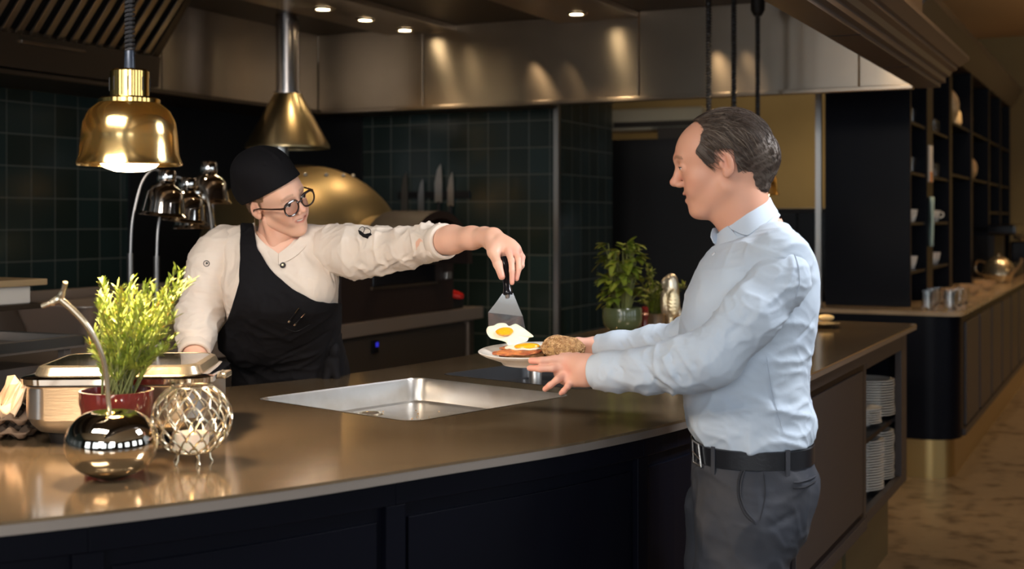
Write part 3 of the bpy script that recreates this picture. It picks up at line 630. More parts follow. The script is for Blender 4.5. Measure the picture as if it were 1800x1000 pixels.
sg = MB().box(-4.6, -4.56, 2.6, 5.3, BT, BT+.19).build('steel_upstand', 'bench', room=True, bev=.004); tag(sg, 'long low steel upstand at the back of the bench under the left tiles', 'upstand')
# ------------------------------------------------------------ pendant heat lamps
def pendant(name, lab, loc, m='gold'):
    t = thing(name, lab, 'pendant lamp', loc); x, y, z = loc; c = (x, y, z)          # loc = bottom rim centre
    MB().lathe([(.106, 0), (.108, .003), (.101, .022), (.098, .06), (.094, .09), (.082, .115), (.066, .128), (.063, .13), (.064, .128), (.080, .112), (.090, .088), (.094, .06), (.097, .022), (.104, .004), (.106, 0)], c, 56).build('shade', 'goldshade', t)
    MB().lathe([(.0, .142), (.056, .142), (.062, .138), (.062, .122), (.054, .118), (0, .118)], c, 48).build('collar', m, t)
    MB().lathe([(0, .20), (.036, .20), (.040, .196), (.040, .143), (0, .141)], c, 40).build('socket', m, t)
    for k in range(8):
        a = k*PI/4+.2; MB().tube([(x+.0402*math.cos(a), y+.0402*math.sin(a), z+.155), (x+.0402*math.cos(a), y+.0402*math.sin(a), z+.183)], .0016, 6).build('slot', 'black', t)
    MB().lathe([(0, -.014), (.03, -.012), (.052, -.004), (.063, .008), (.060, .03), (.035, .08), (.02, .115), (0, .118)], c, 36).build('bulb', 'bulb', t)
    MB().lathe([(0, .242), (.009, .242), (.010, .238), (.0115, .20), (0, .20)], c, 20).build('stem', mat('cable_gland', (.03, .04, .06), .3, .4), t)
    return t
def coil(t, c, z0, z1, r=.008, pitch=.009, wr=.0036):
    pts = []; n = int((z1-z0)/pitch*8)
    for i in range(n+1):
        a = i*PI/4; pts.append((c[0]+r*math.cos(a), c[1]+r*math.sin(a), z0+(z1-z0)*i/n))
    MB().tube(pts, wr, 6).build('coiled_cord', 'cord', t); MB().tube([(c[0], c[1], z0-.01), (c[0], c[1], CZ)], .0045, 8).build('cord_core', 'black', t)
def shade_mat():
    m = mat('tinted_gold_shade', (1.0, .77, .36), .14, 1); nt = m.node_tree; b = nt.nodes['Principled BSDF']; out = [n for n in nt.nodes if n.type == 'OUTPUT_MATERIAL'][0]
    t = nt.nodes.new('ShaderNodeBsdfTranslucent'); t.inputs['Color'].default_value = (1.0, .85, .5, 1); mx = nt.nodes.new('ShaderNodeMixShader'); mx.inputs[0].default_value = .05
    nt.links.new(b.outputs[0], mx.inputs[1]); nt.links.new(t.outputs[0], mx.inputs[2]); nt.links.new(mx.outputs[0], out.inputs['Surface']); return m
M['goldshade'] = shade_mat()
M['cord'] = mat('black_cord', (.02, .02, .022), .4)
pp = P(228, 291, 2.70)
pd = pendant('pendant_lamp', 'large gold bell pendant heat lamp hanging at left above the counter', pp)
coil(pd, pp, pp.z+.235, CZ-.30)
spot('pendant_light', (pp.x, pp.y, pp.z-.02), (pp.x, pp.y, 1), 75, (1, .72, .45), 150, .6, .05)
lab = ['gold pendant heat lamp furthest left behind the man\'s head, on a coiled cord', 'gold pendant heat lamp on the middle coiled cord behind the man\'s head', 'gold pendant heat lamp glowing just behind the man\'s neck']
for (x, Y), l in zip(((1246, 6.0), (1290, 6.3), (1332, 6.65)), lab):
    p = P(x, 385, Y); c = Vector((p.x, p.y, P(x, 343, 6.65).z)); g = pendant('pendant_lamp', l, c)
    MB().tube([(c.x, c.y, c.z+.2), (c.x, c.y, CZ)], .008, 8).build('cord_core', 'black', g)
    n = int((CZ-c.z-.24)/.014*8); pts = [(c.x+.010*math.cos(i*PI/4), c.y+.010*math.sin(i*PI/4), c.z+.235+(CZ-c.z-.24)*i/n) for i in range(n+1)]
    MB().tube(pts, .005, 6).build('coiled_cord', 'cord', g)
    if x == 1332: MB().lathe([(.0, 0), (.02, .0), (.036, .03), (.036, .16), (0, .17)], (c.x, c.y, P(x, 28, Y).z), 20).build('cord_housing', 'black', g)
    spot('pendant_light', (c.x, c.y, c.z-.03), (c.x, c.y, 1), 5, (1, .74, .45), 140, .6, .05)
# chrome heat lamps behind the cook
M['pole'] = mat('dull_steel_tube', (.26, .245, .23), .3, .9)
def chrome_lamp(lab, pole, top, head, tilt, Yp):
    base = Vector((pole.x, pole.y, 1.03)); t = thing('heat_lamp', lab, 'heat lamp', base)
    MB().lathe([(0, 0), (.05, 0), (.05, .008), (.012, .02), (.012, .03)], base, 24).build('foot', 'chrome', t)
    MB().cyl((pole.x, pole.y, 1.05), (pole.x, pole.y, top), .0125, n=14).build('pole', 'pole', t)
    h = Vector(head); ax = Vector(tilt).normalized(); k = h+ax*.155
    d = (k-Vector((pole.x, pole.y, top)))
    path = catmull([(pole.x, pole.y, top-.01), (pole.x+d.x*.06, pole.y+d.y*.06, top+d.z*.45), (pole.x+d.x*.30, pole.y+d.y*.3, top+d.z*.86+.02), (pole.x+d.x*.62, pole.y+d.y*.62, k.z+.035), (pole.x+d.x*.9, pole.y+d.y*.9, k.z+.02), k], 6)
    MB().tube(path, .0065, 10).build('arm', 'pole', t)
    HS = 1.15
    k = h+ax*.135*HS
    MB().lathe([(r_*HS, z_*HS) for r_, z_ in [(.088, 0), (.090, .004), (.078, .014), (.072, .05), (.066, .085), (.05, .105), (.034, .112), (.030, .118), (.033, .125), (.033, .155), (.028, .165), (0, .167), (0, .15), (.03, .11), (.048, .1), (.062, .082), (.068, .05), (.074, .014), (.088, 0)]], h, 40, axis=ax).build('shade', 'chrome', t)
    MB().ball(h+ax*.05, .03, 14, 10).build('bulb', mat('dim_bulb', (.8, .7, .55), .3, emit=((1, .7, .4), 1.0)), t)
Yl = 5.25
chrome_lamp('chrome heat lamp furthest left of the cluster behind the cook', P(229, 440, Yl), P(229, 445, Yl).z, P(286, 380, Yl+.05), (.10, 0, 1), Yl)
chrome_lamp('chrome heat lamp second from left in the cluster, on the second pole', P(275, 440, Yl+.15), P(275, 450, Yl+.15).z, P(322, 390, Yl+.25), (.12, 0, 1), Yl)
chrome_lamp('lowest chrome heat lamp of the cluster, nearest the cook\'s shoulder', P(373, 440, Yl+.45), P(373, 430, Yl+.45).z, P(343, 402, Yl+.5), (.0, 0, 1), Yl)
chrome_lamp('chrome heat lamp furthest right of the cluster, standing higher than the rest', P(372, 440, Yl+.75), P(370, 330, Yl+.75).z, P(367, 358, Yl+.6), (0, 0, 1), Yl)
# ------------------------------------------------------------ things on the left of the counter
c = PZ(196, 839, TOP); r = .0865
ap = thing('apple_ornament', 'shiny silver apple ornament with a long curved stem at the counter front', 'ornament', c)
prof = []
for i in range(33):
    t = -PI/2+PI*i/32; rr = r*math.cos(t)**.86 if 0 < i < 32 else 0; z = .066+.066*math.sin(t)
    if t > 0: z -= .030*max(0, 1-rr/(.55*r))**1.6
    else: z += .010*max(0, 1-rr/(.35*r))**1.2
    prof.append((rr, z))
MB().lathe(prof, c, 72).build('apple_body', 'silverball', ap, ang=80)
st = [c+Vector((0, 0, .098)), P(190, 700, c.y-.005), P(186, 655, c.y-.01), P(176, 615, c.y-.02), P(155, 575, c.y-.03), P(128, 545, c.y-.035), P(106, 526, c.y-.04)]
sp = catmull(st, 6); MB().tube(sp, [.0042+.0018*i/len(sp) for i in range(len(sp))], 12).build('stem', 'champ', ap)
MB().tube(catmull([P(73, 539, c.y-.05), P(88, 533, c.y-.045), P(104, 524, c.y-.04), P(111, 510, c.y-.045), P(115, 496, c.y-.05)], 5), [.0045]*6+[.0068]*8+[.0045]*7, 10).build('stem_tip', 'champ', ap)
c = PZ(337, 812, TOP); R = .0795; cz = .014+R*.93
lt = thing('tealight_holder', 'round champagne lattice candle holder on little feet beside the silver apple', 'candle holder', c)
def sph(th, ph): return c+Vector((R*math.sin(th)*math.cos(ph), R*math.sin(th)*math.sin(ph), cz+R*.93*math.cos(th)))
rows = 7; cols = 15; th0 = .52; th1 = 2.62; b = MB(); d = (th1-th0)/rows
for j in range(rows):
    for i in range(cols):
        ph = (i+(j % 2)*.5)*2*PI/cols; dp = PI/cols
        a0 = th0+d*j; a1 = a0+d
        # scale shaped scallop: two arcs meeting in a point
        for s in (-1, 1):
            pts = [sph(a0+d*u*1.25, ph+s*dp*math.sin(PI*min(1, u)*.5)**.8*(1.0)) for u in (0, .2, .45, .75, 1)]
            b.tube(pts, .0021, 5)
b.tube([sph(th0, 2*PI*k/40) for k in range(41)], .003, 6); b.tube([sph(th1, 2*PI*k/30) for k in range(31)], .003, 6)
b.build('lattice_shell', 'champ', lt)
for k in range(5):
    a = 2*PI*k/5+.3; MB().tube([c+Vector((.034*math.cos(a), .034*math.sin(a), .026)), c+Vector((.036*math.cos(a), .036*math.sin(a), .008)), c+Vector((.041*math.cos(a), .041*math.sin(a), .0))], .0028, 6).build('foot', 'champ', lt)
tl = thing('tealight', 'small white tealight glowing inside the lattice candle holder', 'candle', c+Vector((0, 0, .024)))
MB().lathe([(0, .024), (.032, .024), (.034, .026), (.034, .060), (.030, .060), (.028, .05), (0, .05)], c, 24).build('wax_cup', mat('wax', (.9, .82, .68), .5, sss=.3), tl)
MB().lathe([(0, .052), (.004, .058), (.005, .064), (.002, .076), (0, .08)], c, 12).build('flame', mat('flame', (1, .7, .3), .5, emit=((1, .6, .22), 8)), tl)
# chafing dish
Zr = TOP
fl_ = PZ(62, 797, TOP); 
ang = math.radians(4); u = Vector((math.cos(ang), math.sin(ang))); v = Vector((-u.y, u.x))
cw, cdp = .40, .33
c0 = Vector((P(190, 700, 2.78).x, 2.78+cdp/2))
cf = thing('chafing_dish', 'rectangular stainless chafing dish with a glass lid on the counter at left', 'chafing dish', (c0.x, c0.y, TOP))
def lp(hu, hv, r, z): return [(x, y, z) for x, y in rrect(c0, u, v, hu, hv, r, 6)]
hu, hv = cw/2-.004, cdp/2
MB().rings([lp(hu-.045, hv-.045, .03, TOP), lp(hu-.04, hv-.04, .03, TOP+.022)]).build('foot_frame', 'black', cf, ang=50)
MB().rings([lp(hu-.05, hv-.05, .04, TOP+.02), lp(hu-.022, hv-.022, .05, TOP+.028), lp(hu-.008, hv-.008, .05, TOP+.045), lp(hu-.004, hv-.004, .05, TOP+.055), lp(hu, hv, .05, TOP+.06), lp(hu, hv, .05, TOP+.125), lp(hu+.004, hv+.004, .05, TOP+.13)], cap=True).build('water_pan', 'steelgloss' if 'steelgloss' in M else 'steel', cf, ang=40)
b = MB(); b.rings([lp(hu+.003, hv+.003, .05, TOP+.131), lp(hu+.010, hv+.010, .055, TOP+.134), lp(hu+.011, hv+.011, .055, TOP+.146), lp(hu+.004, hv+.004, .05, TOP+.150), lp(hu-.014, hv-.014, .045, TOP+.152), lp(hu-.014, hv-.014, .045, TOP+.133), lp(hu+.003, hv+.003, .05, TOP+.131)], cap=False); b.build('rim', 'chrome', cf, ang=40)
b = MB(); b.rings([lp(hu-.014, hv-.014, .045, TOP+.151), lp(hu-.022, hv-.022, .04, TOP+.168), lp(hu-.032, hv-.032, .04, TOP+.172), lp(hu-.034, hv-.034, .04, TOP+.169), lp(hu-.026, hv-.026, .04, TOP+.164), lp(hu-.018, hv-.018, .045, TOP+.151)], cap=False); b.build('lid_frame', 'champ', cf, ang=40)
MB().rings([lp(hu-.033, hv-.033, .04, TOP+.167), lp(hu-.033, hv-.033, .04, TOP+.171)]).build('lid_glass', 'glass', cf, ang=40)
MB().rings([lp(hu-.03, hv-.03, .04, TOP+.126), lp(hu-.03, hv-.03, .04, TOP+.132)]).build('food_tray', mat('tray_steel', (.75, .62, .45), .3, .8), cf)
for s in (-1, 1):
    e = c0+u*(s*(hu+.012)); MB().box(e.x-.014, e.x+.014, e.y-.03, e.y+.03, TOP+.128, TOP+.142).build('hinge' if s < 0 else 'latch', 'champ', cf, bev=.004)
# herb in a red pot
c = PZ(205, 803, TOP)
hp = thing('potted_herb', 'feathery green herb in a dark red pot in front of the chafing dish', 'plant', c)
MB().lathe([(0, 0), (.055, 0), (.06, .004), (.071, .10), (.0745, .112), (.0745, .138), (.070, .138), (.067, .115), (.0, .112)], c, 40).build('pot', mat('dark_red_glaze', (.13, .016, .014), .12, 0, coat=.6), hp)
MB().lathe([(0, .121), (.04, .123), (.068, .116)], c, 24).build('soil', mat('soil', (.03, .02, .012), .9), hp)
M['leaf'] = mat('herb_leaf', (.20, .27, .035), .5, vary=(30, (.38, .42, .07), .4, .65), sss=.15)
M['stem_g'] = mat('green_stem', (.16, .17, .05), .6)
def leafblade(b, p, d, L, w, up=Vector((0, 0, 1))):
    d = d.normalized(); s = d.cross(up)
    if s.length < .1: s = Vector((1, 0, 0))
    s.normalize(); n = s.cross(d)
    b.add([p, p+d*L*.35+s*w+n*w*.3, p+d*L*.75+s*w*.8+n*w*.2, p+d*L-n*w*.5, p+d*L*.75-s*w*.8+n*w*.2, p+d*L*.35-s*w+n*w*.3, p+d*L*.5-n*w*.1], [(0, 1, 6), (1, 2, 6), (2, 3, 6), (3, 4, 6), (4, 5, 6), (5, 0, 6)])
rnd = random.Random(11)
fol = MB(); sm_ = MB()
tips = [(175, 520), (190, 500), (208, 505), (228, 500), (248, 520), (268, 515), (290, 520), (312, 505), (318, 480), (325, 497), (215, 530), (240, 545), (262, 560), (285, 548), (300, 540), (200, 548), (182, 560), (172, 585), (165, 610), (225, 580), (275, 590), (298, 585), (310, 560), (190, 610), (250, 600), (285, 615), (205, 640), (240, 640), (180, 540), (300, 610), (220, 515), (255, 500), (235, 620)]
for i, (tx, ty) in enumerate(tips*2):
    tip = P(tx+rnd.uniform(-9, 9), ty+rnd.uniform(-6, 10), c.y+rnd.uniform(-.08, .10))
    a = rnd.uniform(0, 6.28); b0 = c+Vector((.03*math.cos(a), .03*math.sin(a), .118))
    mid = b0.lerp(tip, .45)+Vector((rnd.uniform(-.008, .008), rnd.uniform(-.008, .008), .02))
    path = catmull([b0, mid, tip], 10); sm_.tube(path, [.0017*(1-.6*k/20) for k in range(len(path))], 5)
    for k in range(6, len(path)):
        p = path[k]; t = (path[min(k+1, len(path)-1)]-path[k-1]).normalized()
        for q in range(4):
            d = (t*rnd.uniform(.5, 1.1)+Vector((rnd.uniform(-1, 1), rnd.uniform(-1, 1), rnd.uniform(-.3, .8)))*.7)
            leafblade(fol, p+t*rnd.uniform(-.004, .004), d, rnd.uniform(.015, .026), rnd.uniform(.0016, .0026))
sm_.build('stem', 'stem_g', hp); tag(fol.build('foliage', 'leaf', hp, smooth=False, fix=False), kind='stuff')
# egg carton and crumpled paper at the very left
c = PZ(-8, 770, TOP); e = thing('egg_carton', 'grey moulded egg carton at the left edge of the counter', 'egg carton', c)
for lv in range(2):
    b = MB(); g = 26; Rr = []
    for j in range(g+1):
        Rr.append([(c.x-.12+.20*i/g, c.y-.04+.22*j/g, TOP+.018+lv*.03+.014*math.sin(i/g*2*PI*4)*math.sin(j/g*2*PI*4)) for i in range(g+1)])
    b.rings(Rr, cap=False, close=False); o = b.build('carton_layer', mat('moulded_pulp', (.17, .11, .07), .9), e)
    sd = o.modifiers.new('thick', 'SOLIDIFY'); sd.thickness = .004
rnd = random.Random(5); b = MB(); g = 12; Rr = []
for j in range(g+1):
    Rr.append([(c.x-.115+.19*i/g+rnd.uniform(-.006, .006), c.y-.03+.2*j/g+rnd.uniform(-.006, .006), TOP+.085+.03*math.sin(i*1.1+j*.7)+rnd.uniform(-.014, .014)) for i in range(g+1)])
b.rings(Rr, cap=False, close=False); o = b.build('paper_bag', mat('cream_paper', (.72, .52, .33), .75), smooth=False); o.modifiers.new('thick', 'SOLIDIFY').thickness = .003
tag(o, 'crumpled cream paper resting on the egg carton at far left', 'paper')
# ------------------------------------------------------------ things on the counter beyond the man's hands
c = PZ(1094, 592, TOP)
gp = thing('potted_plant', 'lush green leafy plant in a green glazed footed pot on the counter', 'plant', c)
MB().lathe([(0, 0), (.055, 0), (.058, .006), (.056, .022), (.050, .026), (.066, .034), (.080, .055), (.083, .075), (.083, .115), (.080, .123), (.078, .123), (.077, .10), (0, .098)], c, 44).build('pot', mat('green_glaze', (.13, .15, .065), .2, 0, coat=.5, vary=(4, (.09, .11, .05), .4, .6, (1, 1, .3))), gp)
M['leaf2'] = mat('yellow_green_leaf', (.22, .27, .025), .5, vary=(14, (.12, .17, .02), .4, .65), sss=.15)
rnd = random.Random(3); fol = MB(); sm_ = MB()
def broad(b, p, d, L, w, drop=.4):
    d = d.normalized(); s = d.cross(Vector((0, 0, 1)));
    if s.length < .1: s = Vector((1, 0, 0))
    s.normalize(); vs = []; n = 7
    for i in range(n+1):
        t = i/n; ww = w*math.sin(PI*min(1, t*.92+.05))**.7; q = p+d*L*t+Vector((0, 0, -drop*L*t*t))
        vs += [q-s*ww, q+Vector((0, 0, -ww*.25)), q+s*ww]
    b.add(vs, [(3*i, 3*i+1, 3*i+4, 3*i+3) for i in range(n)]+[(3*i+1, 3*i+2, 3*i+5, 3*i+4) for i in range(n)])
for i in range(84):
    a = rnd.uniform(0, 6.28); h = rnd.uniform(.03, .29); rr = .045+.035*rnd.random()
    base = c+Vector((.03*math.cos(a), .03*math.sin(a), .105)); p = c+Vector((rr*.9*math.cos(a), rr*.9*math.sin(a), .10+h))
    sm_.tube(catmull([base, base.lerp(p, .5)+Vector((0, 0, .02)), p], 4), .0022, 5)
    for q in range(3): broad(fol, p, Vector((math.cos(a+rnd.uniform(-1, 1)), math.sin(a+rnd.uniform(-1, 1)), rnd.uniform(-.2, .7))), rnd.uniform(.04, .07), rnd.uniform(.011, .018), rnd.uniform(.1, .7))
for tx, ty in ((1049, 447), (1100, 441), (1120, 449), (1060, 462), (1122, 470), (1085, 452)):
    p = P(tx, ty, c.y); q = c+Vector((0, 0, .27)); broad(fol, q.lerp(p, .15), p-q+Vector((0, 0, .05)), (p-q).length*1.0, .011, .3)
    sm_.tube([c+Vector((0, 0, .1)), q.lerp(p, .2)], .003, 6)
sm_.build('stem', 'stem_g', gp); tag(fol.build('foliage', 'leaf2', gp, smooth=True, fix=False), kind='stuff')
c = PZ(1152, 583, TOP)
g2 = thing('potted_sprig', 'thin upright green sprigs in a small silver pot behind the bird figure', 'plant', c)
MB().lathe([(0, 0), (.035, 0), (.042, .07), (.046, .08), (.042, .08), (.038, .065), (0, .06)], c, 28).build('pot', 'steel', g2)
fol = MB(); sm_ = MB()
for tx, ty in ((1137, 468), (1145, 478), (1135, 505), (1160, 500), (1150, 520), (1170, 510), (1130, 530), (1195, 505), (1202, 500), (1165, 540), (1142, 545)):
    tip = P(tx, ty, c.y+rnd.uniform(-.04, .04)); path = catmull([c+Vector((0, 0, .06)), c.lerp(tip, .5)+Vector((0, 0, .04)), tip], 9); sm_.tube(path, .0018, 5)
    for k in range(4, len(path)):
        for q in range(5): leafblade(fol, path[k], Vector((rnd.uniform(-1, 1), rnd.uniform(-1, 1), rnd.uniform(-.2, 1))), rnd.uniform(.018, .032), .0034)
sm_.build('stem', 'stem_g', g2); tag(fol.build('foliage', 'leaf2', g2, smooth=False, fix=False), kind='stuff')
c = PZ(1133, 590, TOP)
pm = thing('pepper_mill', 'small dark red pepper mill with a copper band beside the green pot', 'pepper mill', c)
MB().lathe([(0, 0), (.022, 0), (.022, .01), (.015, .03), (.014, .07), (.018, .085), (.018, .088), (0, .088)], c, 24).build('body', 'red2' if 'red2' in M else mat('dark_red_wood', (.12, .012, .008), .25, coat=.4), pm)
MB().lathe([(0, .088), (.019, .088), (.019, .097), (0, .097)], c, 24).build('band', mat('copper', (.8, .36, .2), .2, 1), pm)
MB().lathe([(0, .097), (.016, .097), (.018, .11), (.012, .122), (0, .125)], c, 24).build('head', mat('dark_red_knob', (.15, .012, .01), .2, coat=.4), pm)
# ------------------------------------------------------------ gilded parrot figure
c = PZ(1180, 588, TOP)
bd = thing('bird_figurine', 'pale gold parrot figurine standing on the counter beside the man', 'figurine', c)
# ------------------------------------------------------------ implicit surfaces for soft forms
class Fld:
    def __init__(s, lo, hi, h):
        s.lo = np.array(lo, dtype=np.float32); s.h = h; s.n = np.ceil((np.array(hi)-np.array(lo))/h).astype(int)+1
        s.ax = [s.lo[i]+np.arange(s.n[i], dtype=np.float32)*h for i in range(3)]
        s.D = np.full(s.n, 1.0, dtype=np.float32)
    def sub(s, lo, hi):
        i0 = np.clip(np.floor((np.array(lo)-s.lo)/s.h).astype(int), 0, s.n); i1 = np.clip(np.ceil((np.array(hi)-s.lo)/s.h).astype(int)+1, 0, s.n)
        sl = tuple(slice(a, b) for a, b in zip(i0, i1))
        if any(b <= a for a, b in zip(i0, i1)): return None, None
        g = np.meshgrid(*[s.ax[i][sl[i]] for i in range(3)], indexing='ij', sparse=True)
        return sl, g
    def put(s, sl, d, k, mode):
        A = s.D[sl]
        if mode == 'u':
            h = np.maximum(k-np.abs(A-d), 0)/k; s.D[sl] = np.minimum(A, d)-h*h*k*.25
        elif mode == 's':
            d = -d; h = np.maximum(k-np.abs(A-d), 0)/k; s.D[sl] = np.maximum(A, d)+h*h*k*.25
        elif mode == 'i':
            h = np.maximum(k-np.abs(A-d), 0)/k; s.D[sl] = np.maximum(A, d)+h*h*k*.25
    def ell(s, c, r, k=.01, mode='u', rot=None):
        c = np.array(c, dtype=np.float32); r = np.array(r, dtype=np.float32); m = float(max(r))+k*1.2+.01
        sl, g = s.sub(c-m, c+m)
        if sl is None: return s
        x, y, z = g[0]-c[0], g[1]-c[1], g[2]-c[2]
        if rot is not None:
            R = np.array(rot); x, y, z = (x*R[0][i]+y*R[1][i]+z*R[2][i] for i in range(3))     # columns of rot = local axes
        k0 = np.sqrt((x/r[0])**2+(y/r[1])**2+(z/r[2])**2); k1 = np.sqrt((x/r[0]**2)**2+(y/r[1]**2)**2+(z/r[2]**2)**2)+1e-9
        s.put(sl, k0*(k0-1)/k1, k, mode); return s
    def cap(s, a, b, ra, rb=None, k=.01, mode='u', flat=1.0, fax=None):
        if rb is None: rb = ra
        a = np.array(a, dtype=np.float32); b = np.array(b, dtype=np.float32); m = max(ra, rb)*max(1, 1/flat)+k*1.2+.01
        sl, g = s.sub(np.minimum(a, b)-m, np.maximum(a, b)+m)
        if sl is None: return s
        d = b-a; L2 = float(d@d)+1e-12
        px, py, pz = g[0]-a[0], g[1]-a[1], g[2]-a[2]
        t = np.clip((px*d[0]+py*d[1]+pz*d[2])/L2, 0, 1)
        qx, qy, qz = px-t*d[0], py-t*d[1], pz-t*d[2]
        r = ra+(rb-ra)*t
        if fax is not None:                         # squash the section along axis fax
            f = np.array(fax, dtype=np.float32); f /= np.linalg.norm(f); e = qx*f[0]+qy*f[1]+qz*f[2]; j = (1/flat-1)
            qx, qy, qz = qx+e*f[0]*j, qy+e*f[1]*j, qz+e*f[2]*j
        s.put(sl, (np.sqrt(qx*qx+qy*qy+qz*qz)-r)*(min(1, flat) if fax is not None else 1), k, mode); return s
    def chain(s, pts, k=.01, mode='u'):              # pts = [(point, radius), ...]
        for (a, ra), (b, rb) in zip(pts[:-1], pts[1:]): s.cap(a, b, ra, rb, k, mode)
        return s
    def loft(s, keys, k=.02, mode='u', p=2.3, pad=.06):       # keys = (z, cx, cy, rx, ry), vertical stack of superellipses
        keys = sorted(keys); K = np.array(keys); zs = K[:, 0]
        lo = (float((K[:, 1]-K[:, 3]).min())-pad, float((K[:, 2]-K[:, 4]).min())-pad, zs[0]-.02); hi = (float((K[:, 1]+K[:, 3]).max())+pad, float((K[:, 2]+K[:, 4]).max())+pad, zs[-1]+.02)
        sl, g = s.sub(lo, hi); z = g[2].ravel()
        def sm(col):
            m = np.zeros(len(zs)); m[1:-1] = (col[2:]-col[:-2])/(zs[2:]-zs[:-2]); m[0] = (col[1]-col[0])/(zs[1]-zs[0]); m[-1] = (col[-1]-col[-2])/(zs[-1]-zs[-2])
            i = np.clip(np.searchsorted(zs, z)-1, 0, len(zs)-2); h = zs[i+1]-zs[i]; t = np.clip((z-zs[i])/h, 0, 1)
            return ((2*t**3-3*t**2+1)*col[i]+(t**3-2*t**2+t)*h*m[i]+(-2*t**3+3*t**2)*col[i+1]+(t**3-t**2)*h*m[i+1]).astype(np.float32)
        cx, cy, rx, ry = (sm(K[:, i])[None, None, :] for i in (1, 2, 3, 4))
        q = (np.abs((g[0]-cx)/rx)**p+np.abs((g[1]-cy)/ry)**p)**(1/p)
        d = (q-1)*np.minimum(rx, ry)*.95
        d = np.maximum(d, np.maximum(zs[0]-g[2], g[2]-zs[-1])); s.put(sl, d.astype(np.float32), k, mode); return s
    def half(s, pt, n, k=.003):                      # keep the side the normal points away from
        n = np.array(n, dtype=np.float32); n /= np.linalg.norm(n); pt = np.array(pt, dtype=np.float32)
        g = np.meshgrid(*s.ax, indexing='ij', sparse=True); d = (g[0]-pt[0])*n[0]+(g[1]-pt[1])*n[1]+(g[2]-pt[2])*n[2]
        s.put(tuple(slice(0, n_) for n_ in s.n), d, k, 'i'); return s
    def mesh(s, relax=1):                            # surface nets
        D = s.D; S = D < 0; n = D.shape
        cs = np.zeros((n[0]-1, n[1]-1, n[2]-1), dtype=np.int8)
        cor = [(i, j, k) for i in (0, 1) for j in (0, 1) for k in (0, 1)]
        def C(A, c): return A[c[0]:n[0]-1+c[0], c[1]:n[1]-1+c[1], c[2]:n[2]-1+c[2]]
        for c in cor: cs += C(S, c)
        act = (cs > 0) & (cs < 8); idx = np.argwhere(act); ids = np.full(act.shape, -1, dtype=np.int64); ids[act] = np.arange(len(idx))
        vals = {c: D[idx[:, 0]+c[0], idx[:, 1]+c[1], idx[:, 2]+c[2]] for c in cor}
        acc = np.zeros((len(idx), 3)); cnt = np.zeros(len(idx))
        for c in cor:
            for ax in range(3):
                if c[ax]: continue
                e = list(c); e[ax] = 1; e = tuple(e); va, vb = vals[c], vals[e]; m = (va < 0) != (vb < 0)
                t = np.where(m, va/(va-vb+1e-12*(va == vb)), 0); p = np.zeros((len(idx), 3)); p[:] = c; p[:, ax] = t
                acc[m] += p[m]; cnt[m] += 1
        V = (idx+acc/np.maximum(cnt, 1)[:, None])*s.h+s.lo
        faces = []
        for ax in range(3):
            a1, a2 = (ax+1) % 3, (ax+2) % 3
            s0 = [slice(0, n[i]) for i in range(3)]; s1 = list(s0); s0[ax] = slice(0, n[ax]-1); s1[ax] = slice(1, n[ax])
            A, B = S[tuple(s0)], S[tuple(s1)]; e = np.argwhere(A != B)
            e = e[(e[:, a1] > 0) & (e[:, a2] > 0) & (e[:, a1] < n[a1]-1) & (e[:, a2] < n[a2]-1)]
            flip = A[e[:, 0], e[:, 1], e[:, 2]]
            def cell(d1, d2):
                q = e.copy(); q[:, a1] -= d1; q[:, a2] -= d2; return ids[q[:, 0], q[:, 1], q[:, 2]]
            Q = np.stack([cell(1, 1), cell(0, 1), cell(0, 0), cell(1, 0)], 1)
            Q[~flip] = Q[~flip][:, ::-1]; faces.append(Q)
        Fc = np.concatenate(faces); Fc = Fc[(Fc >= 0).all(1)]
        for _ in range(relax):                        # light Laplacian smoothing
            acc = np.zeros_like(V); cnt = np.zeros(len(V))
            for i in range(4):
                a, b = Fc[:, i], Fc[:, (i+1) % 4]
                for d in range(3): acc[:, d] += np.bincount(a, V[b, d], len(V))+np.bincount(b, V[a, d], len(V))
                cnt += np.bincount(a, minlength=len(V))+np.bincount(b, minlength=len(V))
            V = V*.5+.5*acc/np.maximum(cnt, 1)[:, None]
        return V, Fc
def normals(V, Fc):
    N = np.cross(V[Fc[:, 2]]-V[Fc[:, 0]], V[Fc[:, 3]]-V[Fc[:, 1]]); out = np.zeros_like(V)
    for i in range(4):
        for d in range(3): out[:, d] += np.bincount(Fc[:, i], N[:, d], len(V))
    return out/(np.linalg.norm(out, axis=1)[:, None]+1e-12)
def cull(V, Fc, keep):                               # drop vertices (and their faces)
    k = keep[Fc].all(1); Fc = Fc[k]; u = np.unique(Fc); mp = np.full(len(V), -1); mp[u] = np.arange(len(u)); return V[u], mp[Fc], u
